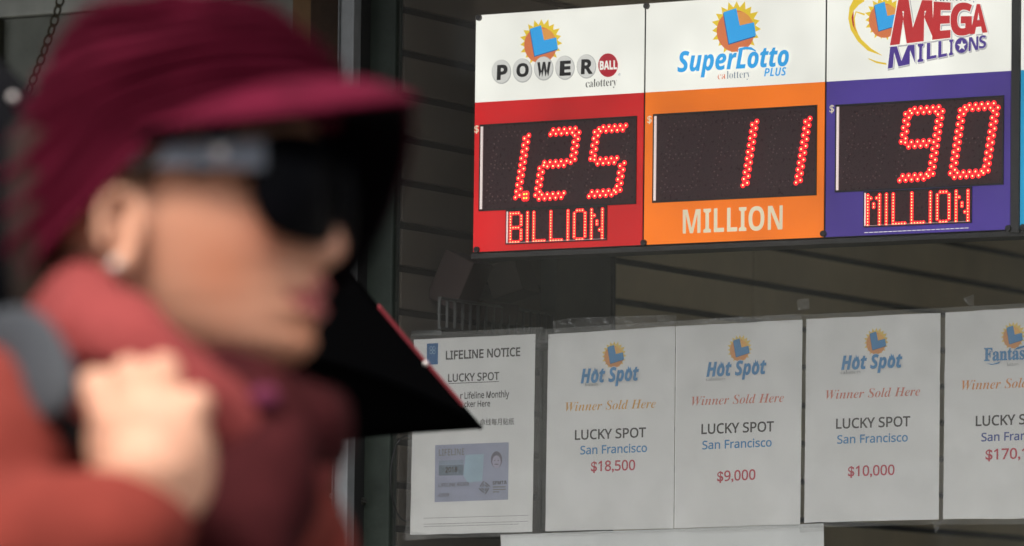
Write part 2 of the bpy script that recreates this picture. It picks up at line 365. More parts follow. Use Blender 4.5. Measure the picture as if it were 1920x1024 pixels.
# awning added out of view to keep sun and sky off the glass
aw = thing('sunblocker', (0, -.9, 2.75), 'unseen added awning above the shop window', 'sunblocker')
bm = bmesh.new(); pr = [(-.062, 3.3), (-1.3, 3.02), (-1.3, 2.88), (-1.285, 2.88), (-1.285, 3.005), (-.062, 3.285)]
for x in (-4.4, 3.3):
    bm.faces.new([bm.verts.new((x, p[0], p[1])) for p in pr])
bm.verts.ensure_lookup_table()
for i in range(6): bm.faces.new((bm.verts[i], bm.verts[(i + 1) % 6], bm.verts[6 + (i + 1) % 6], bm.verts[6 + i]))
bmesh.ops.recalc_face_normals(bm, faces=bm.faces)
link('canvas', bm, aw, mat('dark_canvas', (.04, .06, .05), .8, bump=(300, .0005)))

# window pane
GLS = film('window_glass', .012, (.55, .56, .52), 2.5, .00002, smudge=.8)
pa = link('window_pane', box_bm((b + .001, -.016, 1.09), (3.4, -.010, 2.62)), shop, GLS)

# ------------------------------------------------------------------ shop interior
INT = mat('interior_paint', (.6, .58, .5), .8, var=(2, .15))
tag(box('shop_floor', (-3, .125, -.02), (3.4, 6, 0), mat('shop_lino', (.35, .32, .27), .5, var=(3, .2))), kind='structure')
tag(box('shop_ceiling', (-3, .125, 2.75), (3.4, 6, 2.8), mat('ceiling_paint', (.75, .74, .7), .8)), kind='structure')
tag(box('back_wall', (-3, 6.001, 0), (3.4, 6.1, 2.75), INT), kind='structure')
tag(box('right_wall', (3.401, .3, 0), (3.5, 6, 2.75), INT), kind='structure')
# slat wall running back from the window frame
WA = math.radians(7.3); WD = Vector((-math.sin(WA), math.cos(WA), 0)); WN = Vector((math.cos(WA), math.sin(WA), 0)); WO = P(753, 500, .001); WO.z = 0
def PW(px, py, off=0):
    v = ray(px, py); o = WO + WN * off; t = (o - CAM).dot(WN) / v.dot(WN); return CAM + v * t
def wallbox(s0, s1, n0, n1, z0, z1, bm=None, bevel=0):
    b = box_bm((s0, n0, z0), (s1, n1, z1), None, bevel)
    M = Matrix((WD, WN, (0, 0, 1))).transposed().to_4x4(); M.translation = WO
    bmesh.ops.transform(b, matrix=M, verts=b.verts); bmesh.ops.recalc_face_normals(b, faces=b.faces)
    if bm is None: return b
    me = bpy.data.meshes.new('tmp'); b.to_mesh(me); b.free(); bm.from_mesh(me); bpy.data.meshes.remove(me); return bm
def S(px, py, off=0): return (PW(px, py, off) - WO).dot(WD)
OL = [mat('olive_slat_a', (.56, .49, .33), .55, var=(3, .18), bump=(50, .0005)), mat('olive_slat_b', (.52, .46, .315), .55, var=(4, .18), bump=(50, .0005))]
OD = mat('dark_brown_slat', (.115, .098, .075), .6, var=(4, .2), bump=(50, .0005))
sw = thing('slat_wall', WO, 'olive brown wall of horizontal slats inside the shop behind the glass', 'wall')
link('backing', wallbox(0, 4.9, -.03, -.012, 0, 2.74), sw, mat('groove_dark', (.02, .017, .012), .8))
zg = PW(1424, 460).z; seam = S(1413, 540); PITCHZ = .0622
z = zg - PITCHZ * int(zg / PITCHZ); rows = []
while z < 2.7: rows.append(z); z += PITCHZ
for j, z in enumerate(rows):
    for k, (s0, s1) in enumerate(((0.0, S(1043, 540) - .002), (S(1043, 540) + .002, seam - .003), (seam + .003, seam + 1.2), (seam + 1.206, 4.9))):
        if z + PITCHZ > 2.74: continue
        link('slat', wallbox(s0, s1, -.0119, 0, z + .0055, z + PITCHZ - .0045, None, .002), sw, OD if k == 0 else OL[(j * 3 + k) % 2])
print('SLAT', seam, zg, S(1920, 500), S(760, 500), S(1148, 540))
# ------------------------------------------------------------------ jackpot signs
SZ0, SZT, SZM = P(1300, 455.8).z, P(1209, 5.9).z, P(1300, 169.0).z
SZM = .3233 + Z0; SZ0 = .109 + Z0; SZT = .4495 + Z0
BLKP = mat('black_plastic', (.012, .012, .013), .35); BOLT = mat('bolt_black', (.02, .02, .022), .4)
LEDP = mat('led_panel', (.05, .012, .018), .3, var=(200, .08), bump=(700, .0002))
LEDC = mat('led_lit_core', (1, .3, .1), .3, emit=((1, .24, .08), 9.0)); LEDH = mat('led_lit_lens', (.5, .02, .02), .25, emit=((1, .04, .03), 3.0)); LEDG = mat('led_bloom_ring', (.3, .02, .02), .4, emit=((1, .005, .012), 2.3))  # widest ring glows to imitate camera bloom round each lamp
LEDA = mat('led_amber', (1, .4, .1), .3, emit=((1, .42, .03), 4.0)); LEDO = mat('led_unlit', (.2, .12, .12), .25)
EDGE = mat('acrylic_edge_glow', (.8, .74, .72), .2, emit=((1, .8, .75), .55))  # edge strips glow themselves in place of lamp light on the recess wall
def leds(name, parent, pts, y, m, r=.0021, halo=None):
    bm = bmesh.new(); base = bmesh.new()
    for (x, z) in pts:
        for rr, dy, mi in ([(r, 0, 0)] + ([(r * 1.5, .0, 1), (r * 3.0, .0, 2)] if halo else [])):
            ring = []; n = 8
            hk = (.9, .32, .06)[mi]; top = bm.verts.new((x, y - rr * hk, z)); prev = None
            for lv, (k, h) in enumerate(((.62, .6), (1, .0))):
                ring = [bm.verts.new((x + rr * k * math.cos(i / n * 6.2832), y - rr * h * hk - .00005, z + rr * k * math.sin(i / n * 6.2832))) for i in range(n)]
                for i in range(n):
                    f = bm.faces.new((top, ring[i], ring[(i + 1) % n])) if prev is None else bm.faces.new((prev[i], ring[i], ring[(i + 1) % n], prev[(i + 1) % n]))
                    f.material_index = mi
                prev = ring
    bmesh.ops.recalc_face_normals(bm, faces=bm.faces)
    if halo:
        # the lens sits behind the core, the widest ring is bloom
        pass
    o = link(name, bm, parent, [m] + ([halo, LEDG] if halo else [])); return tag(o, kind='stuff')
# seven-segment template in the close view of the left sign, turned to metres on the sign plane
SEG = {'a': [(u, 0) for u in (66, 103, 140, 177, 213)] + [(u, 27) for u in (52, 88, 125, 161, 197)],
       'd': [(u, 454) for u in (42, 79, 115, 152, 189)] + [(u, 427) for u in (57, 93, 130, 166, 203)],
       'g': [(u, 213) for u in (41, 78, 115, 151, 188)] + [(u, 241) for u in (65, 102, 138, 174)],
       'f': [(14, v) for v in (29, 72, 117, 162, 206)] + [(39, v) for v in (11, 54, 98, 143, 187)],
       'e': [(14, v) for v in (250, 294, 338, 383, 427)] + [(39, v) for v in (232, 276, 320, 363, 407)],
       'b': [(242, v) for v in (29, 72, 117, 162, 206)] + [(216, v) for v in (47, 91, 135, 180, 224)],
       'c': [(242, v) for v in (250, 294, 338, 383, 427)] + [(216, v) for v in (267, 312, 356, 400, 440)]}
DIG = {'0': 'abcdef', '1': 'bc', '2': 'abged', '5': 'afgcd', '9': 'abcdfg', '8': 'abcdefg'}
C2 = crop(870, 190, 3.531); C4 = crop(1200, 190, 3.53); C6 = crop(1540, 190, 3.531)
_O = (527.5, 197); _OP = P(*C2(*_O))
def seg_m(u, v): q = P(*C2(_O[0] + u - .155 * v, _O[1] - .075 * u + v)); return (q.x - _OP.x, q.z - _OP.z)
TPL = {k: [seg_m(*p) for p in v] for k, v in SEG.items()}
def digit_pts(d, anchor):     # anchor: photo pixel of the top-right outer lamp
    A = P(*anchor); T = TPL['b'][0]; seen = []
    for s in DIG[d]:
        for p in TPL[s]:
            q = (A.x - T[0] + p[0], A.z - T[1] + p[1])
            if all(abs(q[0] - r[0]) + abs(q[1] - r[1]) > .0035 for r in seen): seen.append(q)
    return seen
FONT = {'B': ['11110', '10001', '10001', '10001', '10001', '11110', '10001', '10001', '10001', '10001', '11110'],
        'I': ['1'] * 11, 'L': ['10000'] * 10 + ['11111'], 'O': ['01110'] + ['10001'] * 9 + ['01110'],
        'N': ['10001', '10001', '11001', '10001', '10101', '10101', '10001', '10011', '10001', '10001', '10001'],
        'M': ['10001', '11011', '10001', '10101', '10101', '10001', '10001', '10001', '10001', '10001', '10001']}
def frame_ring(px, y0, y1, wdt, bm=None):
    """rectangular ring from four photo corners TL,TR,BR,BL -> uses mean sides"""
    q = [P(*p, y0) for p in px]; x0, x1 = (q[0].x + q[3].x) / 2, (q[1].x + q[2].x) / 2; z1, z0 = (q[0].z + q[1].z) / 2, (q[2].z + q[3].z) / 2
    bm = bmesh.new()
    box_bm((x0, y0, z0), (x0 + wdt, y1, z1), bm); box_bm((x1 - wdt, y0, z0), (x1, y1, z1), bm)
    box_bm((x0 + wdt, y0, z1 - wdt), (x1 - wdt, y1, z1), bm); box_bm((x0 + wdt, y0, z0), (x1 - wdt, y1, z0 + wdt), bm)
    return bm, (x0, x1, z0, z1)
def jackpot(x0, x1, color, label, disp, digits, sub=None, subtext=None, build_print=None, dot=None):
    t = thing('jackpot_sign', ((x0 + x1) / 2, 0, SZ0), label, 'sign', 'backlit jackpot signs in the window')
    box('housing', (x0, .002, SZ0), (x1, .05, SZT), BLKP, t)
    box('logo_panel', (x0 + .001, 0, SZM + .0004), (x1 - .001, .002, SZT - .001), BL['white'], t)
    box('color_panel', (x0 + .001, 0, SZ0 + .001), (x1 - .001, .002, SZM), BL[color], t)
    if disp:
        bm, (a, b, c, d) = frame_ring(disp, -.0022, -.0001, .0022); fr = link('display', bm, t, BLKP)
        box('led_board', (a + .0022, -.0008, c + .0022), (b - .0022, -.0001, d - .0022), LEDP, fr)
        box('lit_edge', (a + .0024, -.0026, c + .003), (a + .0055, -.00085, d - .003), EDGE, fr)
        # unlit lamps fill the three digit places
        lit = []
        for dg_, an in digits: lit += digit_pts(dg_, an)
        un = []; last = digits[-1][1]; pitch = P(*C2(1099.5, 187)).x - P(*C2(765, 207)).x; A = P(*last)
        for k in range(3):
            for s in 'abcdefg':
                for p in TPL[s]:
                    q = (A.x - k * pitch - TPL['b'][0][0] + p[0], A.z - TPL['b'][0][1] + p[1])
                    if a + .006 < q[0] < b - .004 and all(abs(q[0] - r[0]) + abs(q[1] - r[1]) > .004 for r in lit): un.append(q)
        leds('unlit_lamps', fr, un, -.0009, LEDO, .0013)
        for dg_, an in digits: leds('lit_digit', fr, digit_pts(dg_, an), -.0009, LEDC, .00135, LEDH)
        if dot:
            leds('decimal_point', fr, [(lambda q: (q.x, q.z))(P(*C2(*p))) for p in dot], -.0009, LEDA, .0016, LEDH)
    if sub:
        bm, (a, b, c, d) = frame_ring(sub[0], -.002, -.0001, .0016); fr = link('word_display', bm, t, BLKP)
        box('led_board', (a + .0016, -.0007, c + .0016), (b - .0016, -.0001, d - .0016), LEDP, fr)
        box('lit_edge', (a + .0018, -.0024, c + .002), (a + .0032, -.00075, d - .002), EDGE, fr)
        box('lit_edge', (a + .0034, -.0024, c + .0018), (b - .002, -.00075, c + .0026), mat('dim_edge_glow', (.5, .4, .4), .3, emit=((1, .5, .5), .15)), fr)
        tl, br = P(*sub[1]), P(*sub[2]); cols = []; xx = 0
        for chn in subtext:
            g = FONT[chn]; cols.append((xx, g)); xx += len(g[0]) * 1.0 + 1.35
        tot = xx - 2.35; cw = (br.x - tl.x) / tot; chh = (tl.z - br.z) / 10
        for off, g in cols:
            pts = [(tl.x + (off + i) * cw, tl.z - r * chh) for r, row in enumerate(g) for i, v in enumerate(row) if v == '1']
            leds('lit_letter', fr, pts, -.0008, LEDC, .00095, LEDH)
    if build_print: build_print(t)
    return t
def bolt(parent, px, py, white=False):
    q = P(px, py, -.004); bm = cyl_bm(q, q + Vector((0, .006, 0)), .0042, .0048, 16)
    return link('bolt', bm, parent, BOLT)
D1 = xf(C2, [(101, 155), (1142, 95), (1135, 680), (97, 728)]); S1 = (xf(C2, [(275, 720), (945, 690), (943, 918), (275, 950)]), C2(311, 744), C2(917, 907))
def pr1(t):
    c = crop(870, 0, 4.266)
    p = Print(-.0001); emblem(p, (c(620, 340)), .86, .86, EL); p.build('sun_emblem', t)
    p = Print(-.0009)
    for i, (x, y) in enumerate([(300, 575), (468, 565), (638, 548), (808, 543), (980, 532)]):
        p.ellipse(c(x, y), 78 / 4.266, 97 / 4.266, BL['ballrim'], 0); p.ellipse(c(x - 2, y - 3), 73 / 4.266, 91 / 4.266, BL['ball'], 1)
    p.ellipse(c(1152, 522), 79 / 4.266, 95 / 4.266, BL['crimson'], 1); p.build('lottery_balls', t)
    p = Print(-.0012)
    for ch_, q in zip('POWER', [(265, 345, 520, 638), (420, 515, 507, 615), (585, 692, 498, 615), (768, 850, 488, 605), (938, 1025, 475, 592)]):
        x0, x1, y0, y1 = q; p.quad_text(ch_, 'b', c(x0 + 4, y0 + 4), c(x1, y0 - 1), c(x1, y1 - 4), c(x0, y1), BL['black'], .022, 1)
    p.quad_text('BALL', 'b', c(1087, 490), c(1222, 484), c(1222, 552), c(1087, 558), BL['white'], .02, 1)
    p.text('®', 'x', c(1234, 606), c(1252, 604), 4.5, BL['grey'], 0, 1)
    p.text('calottery', 'r', c(972, 700), c(1222, 684), 14.6, BL['black'], -.012, 1)
    p.text('$', 's', C2(68, 208), C2(97, 205), 13.5, BL['cream'], .008, 1); p.build('lettering', t)
def pr2(t):
    c = _C3; p = Print(-.0001); emblem(p, c(775, 225), 1, 1, EL); p.build('sun_emblem', t)
    p = Print(-.0009); p.text('SuperLotto', 'o', c(300, 575), c(1190, 524), 36.5, BL['white'], .05, 0); p.text('SuperLotto', 'o', c(302, 575), c(1188, 524), 36.5, BL['blue'], .012, 1)
    p.poly([c(*q) for q in [(775, 405), (800, 385), (845, 374), (890, 378), (925, 402), (930, 415), (895, 400), (850, 395), (805, 402)]], BL['blue'], 2)
    p.text('PLUS', 'o', c(992, 612), c(1170, 603), 15, BL['blue'], 0, 1)
    p.text('ca', 'r', c(620, 636), c(685, 632), 14, BL['coral'], -.02, 1); p.text('lottery', 'r', c(693, 631), c(884, 620), 14.5, BL['grey'], -.02, 1)
    p.quad_text('MILLION', 'b', C4(283, 716), C4(945, 686), C4(943, 850), C4(283, 878), BL['cream'], 0, 1)
    p.text('$', 's', C4(48, 144), C4(77, 141), 13.5, BL['cream'], .008, 1); p.build('lettering', t)
def pr3(t):
    c = crop(1540, 0, 4.266); p = Print(-.0001)
    outer = [(330, -60), (265, -20), (225, 60), (215, 150), (235, 240), (290, 330), (370, 405), (485, 445)]; inner = [(485, 442), (400, 390), (320, 315), (265, 220), (245, 140), (255, 90), (300, 40), (345, 10)]
    p.poly(xf(c, outer + inner), BL['sun'], 0)
    p.poly(xf(c, [(258, 85), (242, 140), (250, 200), (285, 275), (268, 200), (258, 140)]), BL['crimson'], 1)
    p.poly(xf(c, [(275, 90), (350, 110), (345, 125), (280, 100), (268, 150), (275, 220), (310, 310), (420, 420), (405, 418), (300, 320), (262, 220), (255, 150)]), BL['sun'], 1)
    p.poly(xf(c, [(375, 465), (440, 490), (520, 505), (522, 520), (440, 505), (380, 475)]), BL['sun'], 1)
    emblem(p, c(510, 145), .80, .82, EL, 19, 2); p.build('sun_emblem', t)
    p = Print(-.0012); j = lambda *q: [c(*z) for z in q]
    MG = [('M', (622, 5), (880, 12), (890, 312), (560, 352)), ('E', (905, 22), (1028, 28), (1026, 295), (893, 310)), ('G', (1042, 25), (1198, 30), (1198, 272), (1036, 286)), ('A', (1212, 40), (1300, 38), (1322, 253), (1195, 268))]
    MI = [('M', (552, 376), (745, 358), (748, 505), (532, 550)), ('I', (772, 352), (818, 348), (815, 492), (770, 498)), ('L', (845, 345), (920, 338), (920, 462), (843, 478)), ('L', (937, 330), (1005, 322), (1004, 448), (935, 463)), ('I', (1024, 318), (1056, 315), (1053, 438), (1021, 445)), ('N', (1182, 300), (1256, 290), (1255, 398), (1178, 410)), ('S', (1262, 286), (1318, 280), (1318, 382), (1260, 392))]
    for g, *q in MG + MI:
        st = .022 if (g, *q) in MG else .0
        p.quad_text(g, 'b', *j(*q), BL['silver'], st + .025, 0, (1.5, 2.0)); p.quad_text(g, 'b', *j(*q), BL['white'], st + .02, 1)
    p.ellipse(c(1124, 368), 58 / 4.266, 68 / 4.266, BL['silver'], 0); p.ellipse(c(1120, 363), 50 / 4.266, 61 / 4.266, BL['violet'], 2, skew=.05)
    star = [c(1124 + r * .9 * math.sin(a), 366 - r * math.cos(a) - .05 * r * math.sin(a)) for a, r in [(i * math.pi / 5, 44 if i % 2 == 0 else 18) for i in range(10)]]
    p.poly(star, BL['white'], 3)
    for g, *q in MG: p.quad_text(g, 'b', *j(*q), BL['mega'], .022, 3)
    for g, *q in MI: p.quad_text(g, 'b', *j(*q), BL['violet'], .004, 3)
    p.text('calottery', 'r', c(905, 12), c(1255, 2), 14, BL['grey'], -.02, 1)
    p.text('$', 's', C6(54, 73), C6(84, 70), 13.5, BL['cream'], .008, 1)
    for k in range(22):
        a0 = 285 + k * 31.6; p.poly(xf(C6, [(a0, 868 - (a0 - 285) * .046), (a0 + 26, 867 - (a0 - 285) * .046), (a0 + 26, 871 - (a0 - 285) * .046), (a0, 872 - (a0 - 285) * .046)]), BL['white'], 1)
    p.build('lettering', t)
def pr4(t):
    p = Print(-.0009); p.text('$', 's', (1921, 182), (1930, 181), 14, BL['cream'], .008, 1); p.build('lettering', t)
sg1 = jackpot(-.4646, -.1745, 'red', 'red jackpot sign reading 1.25 BILLION, leftmost in the window', D1, [('1', C2(432, 227)), ('2', C2(765, 207)), ('5', C2(1099, 187))], S1, 'BILLION', pr1, [(401, 616), (418, 614), (400, 642), (417, 641)])
D2 = xf(C4, [(86, 88), (1171, 20), (1162, 622), (79, 672)])
sg2 = jackpot(-.1728, .1238, 'orange', 'orange jackpot sign reading 11 MILLION between the red and the purple sign', D2, [('1', C4(776, 135)), ('1', C4(1128, 115))], None, None, pr2)
D3 = [C6(92, 25), (1883.5, 178), C6(1196, 550), C6(88, 605)]; S3 = (xf(C6, [(278, 600), (995, 560), (992, 805), (278, 835)]), C6(311, 624), C6(972, 790))
sg3 = jackpot(.1255, .4185, 'purple', 'purple jackpot sign reading 90 MILLION in red lamps', D3, [('9', C6(807, 66)), ('0', C6(1172, 42))], S3, 'MILLION', pr3)
sg4 = jackpot(.4325, .723, 'cyan', 'bright blue jackpot sign cut off by the right edge of the photo', None, [], None, None, pr4)
for s_, q in ((sg1, (896, 33)), (sg1, (1210.5, 11)), (sg1, (892, 468)), (sg1, (1205, 455)), (sg2, (1542, 438)), (sg3, (1889, 428)), (sg4, (1917, 426))): bolt(s_, *q)
rail = box('sign_rail', (.4188, -.001, SZ0 - .004), (.4322, .04, SZT + .02), mat('rail_dark', (.035, .035, .035), .4), None, .001)
tag(rail, 'narrow dark upright rail between the purple and the bright blue sign', 'rail')
tag(box('sign_ledge', (-.47, .004, SZ0 - .0085), (.73, .06, SZ0 - .0008), mat('ledge_dark', (.03, .03, .028), .5), None, .001), 'thin dark ledge running under the row of jackpot signs', 'ledge')

# ------------------------------------------------------------------ papers taped inside the glass
PAP = mat('paper', (.80, .81, .78), .75, var=(7, .045), bump=(14, .0012)); PAP2 = mat('paper_blank', (.6, .62, .6), .7, var=(7, .06), bump=(12, .001))
SLV = film('plastic_sleeve', .07, (.6, .61, .58), 9, .0009, rough=.14, smudge=.45)
TAPE = film('clear_tape', .035, (.7, .7, .66), 40, .0015, rough=.15, smudge=.9)
def sheet(px, label, build, group='winner notices on the glass', sleeve=None, name='notice_sheet', m=None, cat='notice', y=-.004):
    q = [P(*p, y) for p in px]; c = sum(q, Vector()) / 4
    t = thing(name, (c.x, y, min(v.z for v in q)), label, cat, group)
    bm = bmesh.new(); n = 10; N = []
    for dy in (0, .0002):
        g = []
        for i in range(n + 1):
            u = i / n
            for k in range(n + 1):
                v = k / n
                a = q[0].lerp(q[1], u).lerp(q[3].lerp(q[2], u), v)
                e = .0004 if (i in (0, n) or k in (0, n)) else 0
                g.append(bm.verts.new((a.x + (noise.noise(a * 40) * e * 1.5), y + dy, a.z + noise.noise(a * 37 + Vector((5, 0, 0))) * e * 2)))
        N.append(g)
    for s_, g in enumerate(N):
        for i in range(n):
            for k in range(n):
                f = (g[i * (n + 1) + k], g[(i + 1) * (n + 1) + k], g[(i + 1) * (n + 1) + k + 1], g[i * (n + 1) + k + 1]); bm.faces.new(f if s_ == 0 else f[::-1])
    b_ = [bm_i for bm_i in range(n + 1)]
    rim = [k for k in range(n + 1)] + [(i) * (n + 1) + n for i in range(1, n + 1)] + [n * (n + 1) + k for k in range(n - 1, -1, -1)] + [i * (n + 1) for i in range(n - 1, 0, -1)]
    for a, b in zip(rim, rim[1:] + rim[:1]): bm.faces.new((N[0][a], N[0][b], N[1][b], N[1][a]))
    bmesh.ops.recalc_face_normals(bm, faces=bm.faces)
    link('paper', bm, t, m or PAP)
    if build: build(t, y)
    if sleeve:
        s0 = [P(*p, -.0066) for p in sleeve]; bm = bmesh.new()
        for dy in (0, .0002):
            bm.faces.new([bm.verts.new((v.x, -.0066 + dy, v.z)) for v in s0])
        bm.verts.ensure_lookup_table()
        for i in range(4): bm.faces.new((bm.verts[i], bm.verts[(i + 1) % 4], bm.verts[4 + (i + 1) % 4], bm.verts[4 + i]))
        bmesh.ops.recalc_face_normals(bm, faces=bm.faces)
        link('plastic_sleeve', bm, t, SLV)
    return t
def hot(c, hs, lot, lotw, em, win, wcol, lk, sf, amt, amtt, sfcol='blue', lkc='black', c2=None):
    def b(t, y):
        p = Print(y - .0001); emblem(p, em, .50, .52, EP, 19); p.build('sun_emblem', t)
        p = Print(y - .0008)
        p.text('Hot Spot', 'o', hs[0], hs[1], hs[2], INK['white'], .05, 0); p.text('Hot Spot', 'o', hs[0], hs[1], hs[2], INK['blue'], .02, 1)
        dx, dy = hs[1][0] - hs[0][0], hs[1][1] - hs[0][1]
        for u in (.25, .83):     # flames above both letters o
            fx, fy = hs[0][0] + dx * u, hs[0][1] + dy * u - hs[2] * .78
            p.poly([(fx - 5, fy + 3), (fx - 4.5, fy - 3), (fx - 2.5, fy), (fx - 1.2, fy - 8), (fx + 1, fy - 2), (fx + 3, fy - 6), (fx + 5, fy + 3)], INK['blue'], 2)
        p.text(lotw, 'r', lot[0], lot[1], lot[2], INK['grey'], -.02, 0); p.build('logo_lettering', t)
        p = Print(y - .0001); p.text('Winner Sold Here', 'j', *win, INK[wcol], -.006); p.build('printed_line', t)
        p = Print(y - .0001); p.text('LUCKY SPOT', 's', *lk, INK[lkc], .022); p.build('printed_line', t)
        p = Print(y - .0001); p.text('San Francisco', 's', *sf, INK[sfcol], .02); p.build('printed_line', t)
        p = Print(y - .0001); p.text(amtt, 's', *amt, INK['red'], .02); p.build('printed_line', t)
    return b
a = crop(1010, 590, 4.454); a2 = crop(1010, 800, 4.573)
sheet([(1028, 627), (1266, 611.5), (1263, 991), (1022.5, 996)], 'winner notice with gold script and the sum $18,500, first right of the LIFELINE NOTICE',
      hot(a, (a(354, 572), a(834, 546), 25.5), (a(385, 600), a(500, 596), 7), 'lottery', (a(632, 340)), (a(222, 808), a(978, 778), 16.5), 'gold', (a2(312, 113), a2(917, 89), 17.3), (a2(358, 238), a2(927, 216), 15), (a2(450, 383), a2(825, 371), 18.3), '$18,500'),
      sleeve=[(1019, 617), (1268, 602), (1265, 997), (1015, 1003)])
a = crop(1260, 590, 4.454)
sheet([(1267, 611.3), (1504.5, 599.5), (1500.5, 983), (1264, 990.6)], 'winner notice with the sum $9,000, between the $18,500 and $10,000 notices',
      hot(a, (a(290, 517), a(785, 492), 25.5), (a(285, 556), a(452, 549), 7), 'calottery', (a(568, 285)), (a(162, 760), a(935, 729), 16.5), 'coral', (a(247, 997), a(848, 973), 17.8), ((1317, 842.5), (1446.5, 837), 15), ((1345, 902.5), (1416, 899), 18.3), '$9,000'),
      sleeve=[(1269, 602), (1507, 589), (1503, 990), (1266, 997)])
a = crop(1500, 580, 4.268); a2 = crop(1500, 800, 4.571)
sheet([(1512, 598.3), (1763.5, 586.5), (1760, 974), (1508, 980)], 'winner notice with the sum $10,000, left of the Fantasy notice',
      hot(a, (a(332, 483), a(816, 462), 24.8), (a(325, 520), a(490, 513), 7), 'calottery', (a(612, 260)), (a(205, 720), a(962, 690), 16.5), 'coral', (a(290, 955), a(880, 934), 17.8), (a2(320, 146), a2(922, 126), 15), (a2(413, 425), a2(808, 412), 18.3), '$10,000'),
      sleeve=[(1508.5, 590), (1766, 577), (1763, 983), (1504.5, 990)])
a = crop(1740, 570, 4.094)
def fant(t, y):
    p = Print(y - .0001); emblem(p, a(655, 245), .50, .52, EP, 19); p.build('sun_emblem', t)
    p = Print(y - .0008); p.text('Fantasy', 'r', a(432, 436), a(792, 420), 22.5, INK['white'], .06, 0); p.text('Fantasy', 'r', a(432, 436), a(792, 420), 22.5, INK['blue'], .02, 1)
    p.poly(xf(a, [(445, 457), (500, 460), (560, 440), (540, 458), (490, 468)]), INK['blue'], 1); p.poly(xf(a, [(655, 355), (690, 330), (740, 318), (800, 322), (740, 332), (700, 345)]), INK['blue'], 2)
    p.text('lottery', 'r', a(605, 480), a(700, 474), 7, INK['grey'], -.02, 0); p.build('logo_lettering', t)
    for args, m, o in ((('Winner Sold Here', 'j', a(257, 661), a(1000, 630), 17.5), 'amber', -.006), (('LUCKY SPOT', 's', a(368, 937), a(945, 914), 18), 'black', .022), (('San Francisco', 's', a2(1555, 126), a2(2160, 105), 15), 'navy', .02), (('$170,1', 's', a2(1592, 283), a2(1935, 271), 19), 'red', .02)):
        p = Print(y - .0001); p.text(*args, INK[m], o); p.build('printed_line', t)
sheet([(1772.5, 585.5), (2025, 572), (2021, 972), (1768.5, 973.5)], 'white sheet with a Fantasy logo, cut off by the right edge of the photo', fant, sleeve=[(1767, 577), (2030, 563), (2026, 983), (1764, 983.5)])
